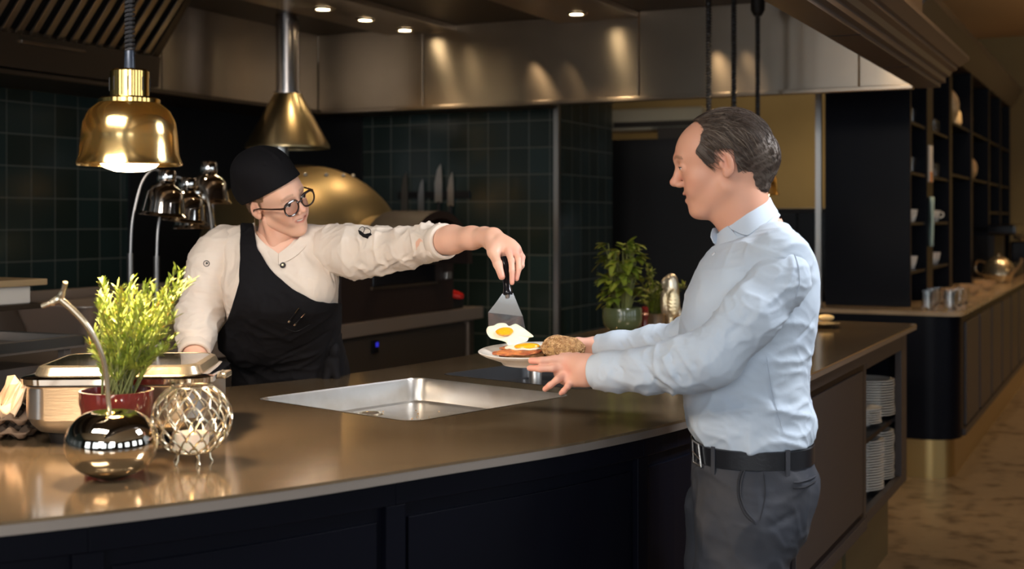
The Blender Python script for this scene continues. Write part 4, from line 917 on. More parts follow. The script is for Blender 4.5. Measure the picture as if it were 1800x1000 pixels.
def nmesh(name, parts, m, parent=None, tint=None, org=None):     # parts = [(V, F), ...]
    vs = []; fs = []; o = 0
    for V, Fc in parts: vs.append(V); fs.append(Fc+o); o += len(V)
    V = np.concatenate(vs); Fc = np.concatenate(fs)
    if parent is not None: og = np.array(ORG[parent.name])
    else: lo, hi = V.min(0), V.max(0); og = np.array([(lo[0]+hi[0])/2, (lo[1]+hi[1])/2, lo[2]])
    me = bpy.data.meshes.new(name); me.vertices.add(len(V)); me.vertices.foreach_set('co', (V-og).astype(np.float32).ravel())
    me.loops.add(Fc.size); me.loops.foreach_set('vertex_index', Fc.astype(np.int32).ravel())
    me.polygons.add(len(Fc)); me.polygons.foreach_set('loop_start', np.arange(0, Fc.size, 4, dtype=np.int32)); me.polygons.foreach_set('loop_total', np.full(len(Fc), 4, dtype=np.int32))
    me.update(calc_edges=True); me.validate(); me.shade_smooth()
    if isinstance(m, str): m = M[m]
    me.materials.append(m); ob = bpy.data.objects.new(name, me); COL.objects.link(ob); ORG[ob.name] = tuple(og)
    if parent is not None: ob.parent = parent
    else: ob.location = og
    if tint is not None:
        at = me.color_attributes.new('tint', 'FLOAT_COLOR', 'POINT'); d = np.ones((len(V), 4), dtype=np.float32); d[:, :3] = tint; at.data.foreach_set('color', d.ravel())
    return ob
def vnoise(Pn, sc, seed=0):                          # smooth value noise from summed sines
    r = np.random.RandomState(seed); out = np.zeros(len(Pn))
    for i in range(7):
        d = r.normal(size=3); d /= np.linalg.norm(d); out += np.sin(Pn@d*sc*(.6+r.rand()*1.2)+r.rand()*6.28)
    return out/7
def ridge(V, N, a, b, w, h, seed=0):                 # a raised (or sunk, h<0) cloth fold along the segment a-b
    a = np.array(a); b = np.array(b); d = b-a; L2 = d@d; t = np.clip(((V-a)@d)/L2, 0, 1); q = V-(a+t[:, None]*d)
    r = np.linalg.norm(q, axis=1); return V+N*(h*np.exp(-(r/w)**2)*np.sin(PI*np.clip(t, .04, .96))**.5)[:, None]
# parrot figure in the photo stands upright, head to the left
f = Fld(c+Vector((-.09, -.09, -.02)), c+Vector((.09, .09, .30)), .003)
def cz_(x, y, z): return np.array(c)+np.array((x, y, z))
f.ell(cz_(0, 0, .135), (.036, .034, .068), .01); f.ell(cz_(.0, 0, .225), (.028, .027, .034), .03); f.ell(cz_(0, 0, .185), (.026, .026, .04), .02)
f.ell(cz_(-.024, 0, .222), (.016, .011, .022), .008); f.cap(cz_(-.034, 0, .222), cz_(-.038, 0, .198), .009, .003, .006)
for s in (-1, 1): f.ell(cz_(.006*1, s*.034, .135), (.026, .012, .058), .006); f.cap(cz_(-.004, s*.016, .075), cz_(-.004, s*.018, .012), .011, .008, .01); f.cap(cz_(-.02, s*.018, .006), cz_(.006, s*.018, .006), .006, .007, .006)
f.ell(cz_(-.034, .0, .135), (.012, .03, .05), .01); f.cap(cz_(.03, 0, .10), cz_(.05, 0, .03), .014, .006, .012)
V, Fc = f.mesh(1); N_ = normals(V, Fc); zz_ = V[:, 2]-c.z
V = V+N_*(.0011*np.sin(zz_*420+4*np.sin(V[:, 0]*190)+3*np.sin(V[:, 1]*210))*(zz_ < .2)*(zz_ > .04))[:, None]
nmesh('body', [(V, Fc)], mat('gilded_feathers', (.78, .66, .42), .35, .8, vary=(9, (.72, .66, .56), .4, .6)), bd)
MB().ball(cz_(-.012, -.024, .236), .0045, 10, 8).build('eye', 'black', bd)
# ------------------------------------------------------------ plate of food held over the counter
PY = 3.20; pc = P(934, 631, PY)
pt = thing('dinner_plate', 'white dinner plate held in both of the man\'s hands above the counter', 'plate', pc)
TL = Matrix.Translation(pc) @ Matrix.Rotation(math.radians(-1.5), 4, 'Y') @ Matrix.Rotation(math.radians(3), 4, 'X')
b = MB(); b.T = TL; b.lathe([(0, -.006), (.062, -.006), (.066, -.010), (.072, -.010), (.076, -.003), (.118, .013), (.130, .020), (.1315, .0225), (.128, .024), (.115, .018), (.078, .004), (0, .002)], (0, 0, 0), 64); b.build('plate', 'white', pt, ang=60)
def onp(x, y, z=.004): return TL @ Vector((x, y, z))
M['ham'] = mat('fried_ham', (.68, .24, .07), .4, vary=(60, (.34, .09, .04), .42, .6), bump=(80, .5, .003), sss=.2)
M['rye'] = mat('brown_bread', (.17, .075, .025), .85, vary=(60, (.32, .17, .06), .45, .7), bump=(90, .6, .004))
M['yolk'] = mat('egg_yolk', (.95, .42, .015), .18, sss=.2, coat=.5); M['eggwhite'] = mat('egg_white', (.86, .80, .62), .3, sss=.35, bump=(60, .25, .002))
def slab(cx, cy, z, rx, ry, th, seed, m, name, lab, cat, ang=0, rough=.1):
    r = random.Random(seed); n = 40; ph = [r.uniform(0, 6.28) for _ in range(6)]; b = MB(); b.T = TL; R = []
    for k, (s, dz) in enumerate(((.0, 0), (.93, 0), (1, th*.3), (1, th*.7), (.92, th), (.5, th*1.08), (.0, th*1.1))):
        ring = []
        for i in range(n):
            t = 2*PI*i/n; q = (1+rough*sum(math.sin((j+2)*t+ph[j])/(j+1.5) for j in range(6)))*max(s, .002); x, y = rx*q*math.cos(t), ry*q*math.sin(t)
            ring.append((cx+x*math.cos(ang)-y*math.sin(ang), cy+x*math.sin(ang)+y*math.cos(ang), z+dz+.0012*math.sin(9*t+ph[0])*(s > .4)))
        R.append(ring)
    b.rings(R, cap=False); return tag(b.build(name, m), lab, cat)
slab(-.024, -.040, .0075, .054, .032, .014, 1, 'rye', 'bread_slice', 'brown bread slice under the ham at the front of the plate', 'bread', .1)
slab(-.005, .030, .005, .070, .040, .014, 4, 'rye', 'bread_slice', 'brown bread slice at the back of the plate under the fried egg', 'bread', -.2)
slab(-.028, -.035, .0215, .070, .040, .006, 2, 'ham', 'ham_slice', 'orange slice of ham on the front bread slice', 'ham', .2, .16)
slab(.005, .028, .0205, .072, .040, .006, 8, 'ham', 'ham_slice', 'orange slice of ham beneath the egg already on the plate', 'ham', -.2, .16)
e2 = slab(-.010, .004, .0275, .058, .040, .004, 6, 'eggwhite', 'fried_egg', 'fried egg already lying on the plate between ham slices', 'egg', 0, .14)
ye = thing('egg_yolk', 'flat yellow yolk of the egg on the plate', 'egg yolk', TL @ Vector((-.008, -.004, .033)))
bpy.data.objects.remove(ye)
b = MB(); b.T = TL; b.ball((-.010, -.012, .034), .001, 28, 12, sc=(32, 20, 8)); o = b.build('yolk', 'yolk', None); 
def adopt(o, par):                               # make a separately built mesh a part of par
    o.location = o.location-par.location; o.parent = par
adopt(o, e2)
# seeded bun
bc_ = TL @ Vector((.078, -.030, .030)); f = Fld(bc_-Vector((.07,)*3), bc_+Vector((.07,)*3), .0022)
f.ell(bc_, (.054, .045, .026), .01); f.ell(bc_+Vector((-.012, 0, .004)), (.034, .038, .025), .01)
V, Fc = f.mesh(1); N_ = normals(V, Fc); V = V+N_*(.0018*vnoise(V, 160, 3))[:, None]
bun = thing('bread_roll', 'round seeded bread roll at the right of the held plate', 'bread', bc_-Vector((0, 0, .026)))
nmesh('crust', [(V, Fc)], mat('bun_crust', (.30, .14, .05), .75, vary=(50, (.45, .26, .10), .4, .65)), bun)
rs = np.random.RandomState(5); sel = np.where(V[:, 2] > bc_.z-.012)[0]; sd_ = MB()
for i in rs.choice(sel, 900, replace=False):
    n_ = Vector(N_[i]); t_ = n_.orthogonal().normalized(); t_ = Matrix.Rotation(rs.rand()*6.28, 3, n_) @ t_; s_ = n_.cross(t_); p = Vector(V[i])+n_*.0006; L = .0026+rs.rand()*.0014; w_ = .0012
    sd_.add([p-t_*L, p+s_*w_, p+t_*L, p-s_*w_, p+n_*.0018], [(0, 1, 4), (1, 2, 4), (2, 3, 4), (3, 0, 4)])
tag(sd_.build('seed', mat('seeds', (.66, .42, .20), .6, vary=(120, (.25, .12, .05), .45, .6)), bun, smooth=False, fix=False), kind='stuff')
# ------------------------------------------------------------ spatula and the egg sliding off it
SY = 3.34
sp_ = thing('spatula', 'steel spatula with a black handle held in the cook\'s hand over the plate', 'spatula', P(892, 520, SY))
hb = P(893, 516, SY); ht = P(886, 452, SY+.03)
b = MB(); b.tube(catmull([hb+Vector((0, 0, -.004)), hb.lerp(ht, .12), hb.lerp(ht, .5), ht], 5), [.0115, .0125, .0135, .013, .0125, .0115, .0105, .010, .010, .010, .0105, .011, .012, .0125, .012, .010], 14); b.build('handle', 'blackgloss', sp_)
p = [P(883, 516, SY), P(902, 515, SY), P(919, 556, SY-.012), P(858, 549, SY-.012)]; p2 = [P(858, 549, SY-.012), P(919, 556, SY-.012), P(925, 585, SY-.075), P(859, 583, SY-.075)]
M['blade'] = mat('spatula_steel', (.42, .43, .43), .25, .9, bump=(60, .1, .001))
def sheet(rows, th, name, m, par):
    n = Vector((0, .001, 0)); b = MB(); q = rows; k = len(q)
    b.add([v for r in q for v in r]+[v+Vector((0, th, 0)) for r in q for v in r], [(2*i, 2*i+1, 2*i+3, 2*i+2) for i in range(k-1)]+[(2*k+2*i+2, 2*k+2*i+3, 2*k+2*i+1, 2*k+2*i) for i in range(k-1)]+[(0, 2*k, 2*k+1, 1), (2*k-2, 2*k-1, 4*k-1, 4*k-2)]+[(2*i, 2*i+2, 2*k+2*i+2, 2*k+2*i) for i in range(k-1)]+[(2*i+1, 2*k+2*i+1, 2*k+2*i+3, 2*i+3) for i in range(k-1)])
    return b.build(name, m, par, smooth=True, ang=12)
sheet([(p[0], p[1]), (P(870, 534, SY-.005), P(911, 537, SY-.005)), (p[3], p[2]), (p2[3], p2[2])], .0018, 'blade', 'blade', sp_)
MB().tube([P(892, 524, SY), P(892, 512, SY)], [.006, .009], 10).build('ferrule', 'blade', sp_)
# egg
def pix_poly(name, pts, Y0, tilt, th, m, par=None, dome=.3):
    y0 = sum(q[1] for q in pts)/len(pts); x0 = sum(q[0] for q in pts)/len(pts)
    q = catmull([(x, y, 0) for x, y in pts], 4, closed=True); b = MB(); R = []
    def pt(x, y, off): return P(x, y, Y0-(y-y0)*tilt-off)
    for s, off in ((.02, -th), (.9, -th), (1.0, -th*.4), (1.0, th*.1), (.93, th*.8), (.7, th*(1+dome)), (.4, th*(1+dome*.7)), (.02, th*(1+dome*.8))):
        R.append([pt(x0+(v.x-x0)*s, y0+(v.y-y0)*s, off+(.0016*math.sin(i*.9) if .5 < s else 0)) for i, v in enumerate(q)])
    b.rings(R, cap=False); return b.build(name, m, par, ang=70)
egg = pix_poly('fried_egg', [(855, 583), (858, 574), (868, 572), (876, 568), (888, 568), (895, 573), (906, 569), (916, 574), (925, 580), (938, 591), (930, 594), (926, 600), (914, 603), (904, 606), (893, 606), (888, 601), (874, 597), (862, 594)], SY-.085, .0016, .003, 'eggwhite')
tag(egg, 'fried egg sliding off the spatula, just above the plate', 'egg')
yk = pix_poly('yolk', [(871, 582), (878, 577), (888, 575), (899, 577), (902, 583), (896, 589), (884, 590), (875, 588)], SY-.0885, .0016, .004, 'yolk', None, 1.2); adopt(yk, egg)
# ------------------------------------------------------------ people: shared head builder (x forward, y left, z up)
from mathutils.bvhtree import BVHTree
def basis(f, l):
    f = Vector(f).normalized(); l = Vector(l); l = (l-f*l.dot(f)).normalized(); u = f.cross(l)
    return np.array([list(f), list(l), list(u)])     # rows
def toworld(V, B, o, s=1.0): return (V*s) @ B+np.array(o)
def head(fem=False):
    f = Fld((-.15, -.11, -.22), (.15, .11, .16), .0022); S = (1, -1)
    w = .95 if fem else 1.0
    f.ell((-.015, 0, .035), (.100, .076*w, .088), .01)
    f.ell((.035, 0, .034), (.066, .062*w, .066), .03)
    f.ell((.042, 0, -.035), (.048, .054*w, .056), .03)
    for y in S:
        f.ell((.058, y*.037*w, -.020), (.027, .021, .022), .02)
        f.cap((.0, y*.052*w, -.050), (.060, y*.018, -.090), .020 if not fem else .016, .017, .025)
        f.ell((.072, y*.030*w, -.042), (.018, .016, .018), .015)          # smiling cheek
    f.ell((.068, 0, -.092), (.023, .021 if not fem else .017, .018), .018)
    f.ell((.068, 0, -.056), (.025, .026, .028), .02)
    for y in S:
        f.cap((.094, 0, .032), (.082, y*.036, .032), .009 if not fem else .006, .008, .014)
    nl = .118 if not fem else .1165
    f.cap((.095, 0, .022), (nl-.007, 0, -.016), .0065, .0088 if not fem else .007, .010)
    f.ell((nl-.006, 0, -.019), (.0125, .0115 if not fem else .0100, .0095), .008)
    for y in S:
        f.ell((nl-.016, y*.0125*w, -.026), (.011, .0068, .0068), .006)
        f.ell((.104, y*.031, .013), (.013, .018, .010), .014, 's')
        f.ell((.083, y*.031, .010), (.0140,)*3, .004)
        f.ell((.0975, y*.031, .0095), (.009, .0128, .0029 if not fem else .0050), .0012, 's')
        f.ell((nl-.011, y*.0055, -.0325), (.005, .003, .003), .002, 's')
        f.cap((.095, y*.021, -.028), (.084, y*.033, -.046), .0006, .0006, .008, 's')          # laugh line
    # lips with a slightly open smile
    for y in S:
        f.cap((.0945, 0, -.0485), (.078, y*.028, -.0440), .0042, .0020, .004); f.cap((.0905, 0, -.0650), (.077, y*.027, -.0455), .0052, .0020, .004)
        f.cap((.0960, 0, -.0565), (.0915, y*.014, -.0530), .0050, .0042, .0012, 's'); f.cap((.0915, y*.014, -.0530), (.0815, y*.0245, -.0465), .0042, .0018, .0012, 's')
    # ears
    for y in S:
        R = Matrix.Rotation(y*-.45, 3, 'Z') @ Matrix.Rotation(.12, 3, 'Y'); Rc = [[R[0][i], R[1][i], R[2][i]] for i in range(3)]
        Rn = np.array([[R[i][j] for j in range(3)] for i in range(3)])
        e = np.array((-.010, y*.080*w, .002))
        f.ell(e, (.017, .0065, .030), .005, 'u', Rn)
        f.ell(e+np.array((.0015, y*.006, .004)), (.0105, .0055, .019), .003, 's', Rn)
        f.cap(e+np.array((-.004, y*.003, .014)), e+np.array((-.006, y*.003, -.008)), .003, .003, .003)
        f.ell(e+np.array((.004, -y*.001, -.024)), (.0085, .0055, .009), .006)
        f.ell(e+np.array((.012, -y*.002, -.002)), (.005, .005, .007), .005)
    return f
def head_tint(V, base, fem):
    T = np.ones((len(V), 3))*np.array(base); x, y, z = V.T
    def blend(m, c): T[:] = T*(1-m[:, None])+np.array(c)*m[:, None]
    g = lambda c, r: np.exp(-(((V-np.array(c))/np.array(r))**2).sum(1))
    for s in (1, -1):
        blend(.45*g((.075, s*.04, -.025), (.03, .022, .022)), (.62, .24, .16)); blend(.4*g((-.01, s*.08, .002), (.02, .01, .03)), (.60, .22, .15))
        if fem: blend(.35*g((.09, s*.031, .018), (.02, .02, .006)), (.50, .30, .24))
    blend(.4*g((.115, 0, -.018), (.015, .015, .015)), (.64, .25, .18))
    zl = -.056+.0072*np.clip(np.abs(y)/.025, 0, 1)**1.6; lip = np.exp(-((z-zl)/(.0082*(1-.55*np.clip(np.abs(y)/.027, 0, 1)**2)))**4)*np.clip((.029-np.abs(y))/.006, 0, 1)*(x > .07); blend(.75*lip, (.50, .15, .12) if fem else (.50, .19, .15))
    slit = np.exp(-((z-zl)/.0022)**4)*(np.abs(y) < .020)*(x > .07)*(x < .0895); blend(.8*slit, (.12, .03, .02))
    br = np.zeros(len(V))
    for s in (1, -1):
        zb = .033-.10*np.clip(np.abs(y-s*.0)-.030, 0, 1)+.004*np.sin(np.clip(np.abs(y)/.045, 0, 1)*PI); br += np.exp(-((z-zb)/.0042)**4)*(y*s > .012)*(y*s < .048)*(x > .05)
    n = .5+.5*vnoise(V, 900, 3); blend(np.clip(br, 0, 1)*(.45+.3*n)*(.6 if fem else 1), (.13, .08, .05)); return T
SKIN_BUMP = (260, .12, .0006)
M['skin_m'] = tint_mat('light_skin_warm', (.6, .35, .25), .48, .12, SKIN_BUMP); M['skin_f'] = tint_mat('light_skin_fair', (.6, .4, .3), .46, .12, SKIN_BUMP)
M['eye_white'] = mat('eye_white', (.75, .70, .66), .12); M['iris'] = mat('iris', (.05, .045, .04), .08); M['teeth'] = mat('teeth', (.80, .74, .64), .25)
def eyes(par, B, o, look=(0, 0, 0), s=1.0):
    for y in (1, -1):
        c = np.array((.0835, y*.031, .010)); wc = Vector(toworld(c[None], B, o, s)[0])
        e = MB().ball(wc, .0124*s, 20, 14).build('eyeball', 'eye_white', par)
        d = np.array((1, look[0], look[1])); d = d/np.linalg.norm(d); dw = Vector(d @ B); ic = wc+dw*.0100*s
        MB().lathe([(0, .0030), (.0035, .0027), (.0058, .0012), (.006, 0)], ic, 20, axis=dw).build('iris', 'iris', e)
def lashes(par, B, o, m, s=1.0):
    for y in (1, -1):
        q = []
        for i in range(9):
            a = (i-4)/4*.95; q.append((.083+.0150*math.cos(a)*.97, y*.031+.0150*math.sin(a), .0128-.0022*(i-4)**2/16))
        MB().tube([Vector(v) for v in toworld(np.array(q), B, o, s)], .0008, 5).build('eyelash', m, par)
def teeth(par, B, o, s=1.0):
    b = MB(); R = []
    for i in range(13):
        t = (i-6)/6; y = .0195*t; x = .0905-.0075*t*t
        q = [(x, y, -.0588+.006*t*t), (x+.0012, y, -.056+.006*t*t), (x+.0008, y, -.0525+.004*t*t), (x-.004, y, -.0525+.004*t*t), (x-.004, y, -.0588+.006*t*t)]
        R.append([Vector(v) for v in toworld(np.array(q), B, o, s)])
    b.rings(R); b.build('teeth', 'teeth', par)
def smooth_edge(V, Fc, it=8):
    E = np.concatenate([Fc[:, [i, (i+1) % 4]] for i in range(4)]); Es = np.sort(E, 1); u, c = np.unique(Es, axis=0, return_counts=True); B = u[c == 1]
    for _ in range(it):
        acc = np.zeros_like(V); cnt = np.zeros(len(V))
        for d in range(3): acc[:, d] = np.bincount(B[:, 0], V[B[:, 1], d], len(V))+np.bincount(B[:, 1], V[B[:, 0], d], len(V))
        cnt = np.bincount(B.ravel(), minlength=len(V)); m = cnt == 2; V[m] = V[m]*.4+.6*acc[m]/cnt[m][:, None]
    return V
def bvh(V, Fc): return BVHTree.FromPolygons([tuple(v) for v in V], [tuple(int(i) for i in q) for q in Fc])
CAMP = Vector((0, 0, CH))
def hit(T, x, y, off=.0):
    d = (P(x, y, 1)-CAMP).normalized(); h = T.ray_cast(CAMP, d)
    if h[0] is None:
        h = T.find_nearest(P(x, y, 3.2 if x > 1000 else 3.85)); return h[0], h[1]
    n = h[1] if h[1].dot(d) < 0 else -h[1]; return h[0]+n*off, n
def folds(V, Fc, T, L):
    N = normals(V, Fc)
    for q in L:
        x0, y0, x1, y1, w_, h_ = q; a, _ = hit(T, x0, y0); b, _ = hit(T, x1, y1); V = ridge(V, N, a, b, w_, h_)
    return V
def seam(T, pts, r, name, m, par, n=5, off=.001, cyc=False):
    q = catmull([(x, y, 0) for x, y in pts], 7); p = [hit(T, v.x, v.y, off)[0] for v in q]; rr = [r*max(.25, min(1, 3*math.sin(PI*(i+.5)/len(p)))) for i in range(len(p))]
    return MB().tube(p, rr, n).build(name, m, par)
def finger(f, pts, r, k=.004):                       # pts pixel joints (x, y, Y)
    q = [np.array(P(*p)) for p in pts]; n = len(q)
    for i in range(n-1): f.cap(q[i], q[i+1], r*(1-.10*i), r*(1-.10*(i+1)), k)
def pj(V):                                           # world to photo pixels
    return 900+V[:, 0]/V[:, 1]*F, HY-(V[:, 2]-CH)/V[:, 1]*F
# ------------------------------------------------------------ the man
MY = 2.95
def mk(x, y): return (x-900)/F*MY, CH-(y-HY)/F*MY
man = thing('person', 'man in a pale blue shirt and grey trousers holding out a plate, facing left', 'person', (.54, MY, 0))
Bm = basis((-.975, .17, -.165), (-.17, -.985, 0)); om = np.array(P(1272, 303, MY))+Bm[2]*.015
hf = head(False); hf.chain([((-.036, 0, -.03), .055), ((-.030, 0, -.09), .053), ((-.036, 0, -.21), .057)], .03); hf.cap((.02, 0, -.09), (-.04, 0, -.19), .030, .045, .03)
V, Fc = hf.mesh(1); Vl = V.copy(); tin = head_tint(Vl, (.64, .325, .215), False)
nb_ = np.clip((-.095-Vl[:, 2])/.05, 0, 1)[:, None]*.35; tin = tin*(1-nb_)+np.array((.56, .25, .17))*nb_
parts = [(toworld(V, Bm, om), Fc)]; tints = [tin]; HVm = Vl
BASE = np.array((.66, .37, .28))
# near (left) hand
f = Fld(P(915, 700, 2.95)-Vector((.02, .12, .02)), P(1075, 590, 2.95)+Vector((.03, .16, .03)), .0022)
wr = P(1046, 652, 2.965)
f.cap(np.array(P(1085, 652, 2.93)), np.array(P(1030, 650, 2.97)), .033, .031, .01, flat=.72, fax=(.1, 1, 0))
f.cap(np.array(P(1033, 650, 2.97)), np.array(P(1000, 650, 3.00)), .036, .038, .012, flat=.42, fax=(.25, 1, 0))
f.cap(np.array(P(1020, 640, 2.985)), np.array(P(992, 636, 3.005)), .018, .013, .012); f.cap(np.array(P(1028, 664, 2.975)), np.array(P(1000, 668, 2.99)), .016, .012, .012)
finger(f, [(998, 631, 3.0), (975, 632, 3.004), (952, 634, 3.008), (934, 634, 3.02)], .0112)
finger(f, [(994, 645, 3.0), (972, 647, 2.995), (950, 648, 3.0), (931, 647, 3.015)], .0100)
finger(f, [(996, 658, 2.995), (980, 667, 2.98), (967, 677, 2.985), (958, 684, 2.995)], .0092)
finger(f, [(1006, 668, 2.985), (998, 679, 2.975), (991, 687, 2.98), (986, 691, 2.985)], .0080)
f.chain([(np.array(P(1032, 636, 3.0)), .015), (np.array(P(1014, 629, 3.03)), .012), (np.array(P(1000, 627, 3.05)), .010), (np.array(P(988, 626, 3.062)), .0088)], .006)
V, Fc = f.mesh(1); parts.append((V, Fc)); 
def hand_tint(V, tips, base=BASE):
    T = np.ones((len(V), 3))*base
    for t, r in tips:
        m = np.exp(-(((V-np.array(P(*t)))/r)**2).sum(1))[:, None]*.5; T = T*(1-m)+np.array((.66, .26, .20))*m
    return T
tints.append(hand_tint(V, [((935, 634, 3.02), .02), ((933, 646, 3.0), .02), ((960, 683, 2.99), .02), ((987, 690, 2.97), .02), ((996, 640, 2.99), .012), ((998, 655, 2.98), .012)]))
# far (right) hand
f = Fld(P(950, 660, 3.3)-Vector((.02, .1, .02)), P(1100, 570, 3.3)+Vector((.03, .14, .03)), .0024)
f.cap(np.array(P(1085, 610, 3.30)), np.array(P(1045, 610, 3.31)), .030, .028, .01, flat=.8, fax=(0, 1, 0))
f.cap(np.array(P(1048, 610, 3.31)), np.array(P(1018, 611, 3.33)), .030, .030, .012, flat=.5, fax=(0, .6, 1))
f.chain([(np.array(P(1036, 604, 3.30)), .015), (np.array(P(1016, 602, 3.295)), .013), (np.array(P(1003, 606, 3.285)), .0105), (np.array(P(994, 612, 3.28)), .0095)], .006)
for k in range(4):
    finger(f, [(1022-2*k, 615+2*k, 3.33-.018*k), (1000-3*k, 624+1.5*k, 3.32-.018*k), (982-2*k, 631+k, 3.30-.018*k), (968, 634, 3.285-.018*k)], .0088)
V, Fc = f.mesh(1); parts.append((V, Fc)); tints.append(np.ones((len(V), 3))*BASE)
# body under the clothes, one mesh with head and hands
f = Fld((.25, 2.68, .02), (.85, 3.25, 1.55), .014)
tk = [(.84, *[.0]*4)]
def key(z, x0, x1, ry, cy=MY, s=1.0): return (z, ((x0+x1)/2-900)/F*MY, cy, (x1-x0)/2/F*MY*s, ry*s)
yz = lambda y: CH-(y-HY)/F*MY
TK = [(yz(405), 1296, 1372, .075), (yz(430), 1262, 1412, .14), (yz(464), 1233, 1432, .165), (yz(516), 1209, 1437, .172), (yz(575), 1197, 1431, .170), (yz(615), 1195, 1421, .168), (yz(645), 1197, 1417, .166), (yz(690), 1201, 1418, .165), (yz(730), 1205, 1424, .165), (yz(752), 1210, 1428, .165), (yz(768), 1219, 1424, .163), (yz(777), 1226, 1416, .158)]
f.loft([key(*k, s=.9) for k in TK], .01)
f.loft([(.80, *([.533, MY, .105, .14])), (.9, .545, MY, .115, .15), (1.07, .54, MY, .105, .14)], .02)
legs = [((.545, 2.87, .88), .08), ((.50, 2.86, .50), .052), ((.53, 2.86, .10), .036)]; legf = [((.545, 3.04, .88), .08), ((.53, 3.06, .50), .052), ((.57, 3.06, .10), .036)]
f.chain(legs, .02); f.chain(legf, .02); f.cap(mk(1335, 400)[:1]+(MY,)+mk(1335, 400)[1:], mk(1330, 450)[:1]+(MY,)+mk(1330, 450)[1:], .055, .08, .03)
V, Fc = f.mesh(2); parts.append((V, Fc)); tints.append(np.ones((len(V), 3))*BASE)
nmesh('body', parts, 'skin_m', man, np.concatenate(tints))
eyes(man, Bm, om, (.0, -.1)); teeth(man, Bm, om); lashes(man, Bm, om, 'black')
# shirt
def wrinkle(V, N, sc, amp, seed, st=(1, 1, 1)):
    q = V*np.array(st); q = q+.012*np.stack([vnoise(q, 30, seed+k) for k in range(3)], 1)*2
    a = vnoise(q, sc, seed+5); b = vnoise(q, sc*1.9, seed+6)
    r = (1-np.abs(a)*3.2); r = np.clip(r, 0, 1)**2; r2 = np.clip(1-np.abs(b)*3.5, 0, 1)**2
    c3 = vnoise(q*np.array((1, 1, 1.5)), sc*3.4, seed+7); r3 = np.clip(1-np.abs(c3)*2.6, 0, 1)**2
    m = .65+.45*vnoise(V, 12, seed+9)/.4; return V+N*((amp*(r+.6*r2+.28*r3)-amp*.5)*np.clip(m, .1, 1.3))[:, None]
M['shirt'] = mat('pale_blue_linen', (.50, .575, .66), .85, 0, bump=(420, .3, .0008), vary=(9, (.46, .535, .63), .35, .65))
def wv(x, y, Y): return np.array(P(x, y, Y))
f = Fld((.30, 2.62, yz(780)), (.78, 3.32, 1.56), .0048)
f.loft([key(*k) for k in TK], .02, p=2.2)
f.cap(wv(1325, 430, 3.10), wv(1372, 447, 2.80), .05, .061, .05)
Vt, Ft = f.mesh(2); bt_ = bvh(Vt, Ft); N_ = normals(Vt, Ft); Vt = wrinkle(Vt, N_, 28, .0062, 90, (.8, .8, 1.3))
Vt = Vt+N_*(.0022*vnoise(Vt*np.array((1, 1, 1.6)), 26, 8)+.0010*vnoise(Vt, 70, 2))[:, None]
Vt = folds(Vt, Ft, bt_, [(1350, 600, 1430, 575, .006, .004), (1370, 640, 1428, 628, .006, .005), (1360, 690, 1425, 655, .007, .007), (1350, 725, 1428, 700, .007, .006), (1330, 755, 1430, 735, .006, .006), (1230, 745, 1300, 765, .006, .004), (1300, 690, 1370, 715, .010, .004),
                        (1345, 650, 1375, 765, .0035, -.004), (1200, 560, 1225, 600, .006, .004), (1400, 600, 1432, 560, .005, -.004), (1380, 660, 1425, 640, .005, -.005), (1390, 712, 1428, 688, .005, -.005), (1230, 470, 1225, 600, .004, -.003), (1250, 440, 1235, 520, .012, .004)])
Vt[:, 2] = np.maximum(Vt[:, 2], yz(775)+.004*np.sin(Vt[:, 0]*22))
def sleeve(pts, lo, hi, h=.0048, k=.03):
    f = Fld(lo, hi, h); f.chain(pts, k); return f
f = sleeve([(wv(1362, 458, 2.83), .050), (wv(1372, 488, 2.782), .0585), (wv(1320, 555, 2.755), .060), (wv(1252, 628, 2.765), .058)], (.18, 2.60, 1.12), (.70, 3.02, 1.54), .0042)
f.chain([(wv(1252, 628, 2.765), .058), (wv(1205, 642, 2.80), .056), (wv(1140, 650, 2.87), .047), (wv(1080, 652, 2.93), .040), (wv(1040, 653, 2.96), .0375)], .035)
Vn, Fn = f.mesh(2); bn_ = bvh(Vn, Fn); N_ = normals(Vn, Fn); Vn = wrinkle(Vn, N_, 38, .0072, 70, (1.0, .7, 1.0))
Vn = Vn+N_*(.0022*vnoise(Vn, 34, 5)+.0012*vnoise(Vn, 80, 6))[:, None]
Vn = folds(Vn, Fn, bn_, [(1165, 625, 1185, 665, .005, .006), (1190, 605, 1215, 650, .006, .006), (1215, 590, 1240, 640, .006, .007), (1235, 575, 1262, 620, .006, .006), (1120, 632, 1140, 672, .005, .005), (1260, 560, 1300, 600, .007, .005),
                         (1176, 620, 1196, 668, .004, -.006), (1204, 600, 1226, 645, .004, -.006), (1226, 585, 1250, 632, .004, -.006), (1130, 635, 1155, 670, .004, -.005), (1095, 655, 1100, 682, .003, -.005), (1085, 640, 1098, 655, .003, -.004),
                         (1300, 500, 1350, 560, .010, .005), (1330, 470, 1390, 540, .010, .006), (1395, 440, 1408, 530, .004, -.006), (1350, 440, 1400, 500, .008, .004), (1270, 600, 1330, 545, .008, -.004), (1200, 680, 1280, 650, .006, .004), (1290, 520, 1330, 480, .008, .004)])
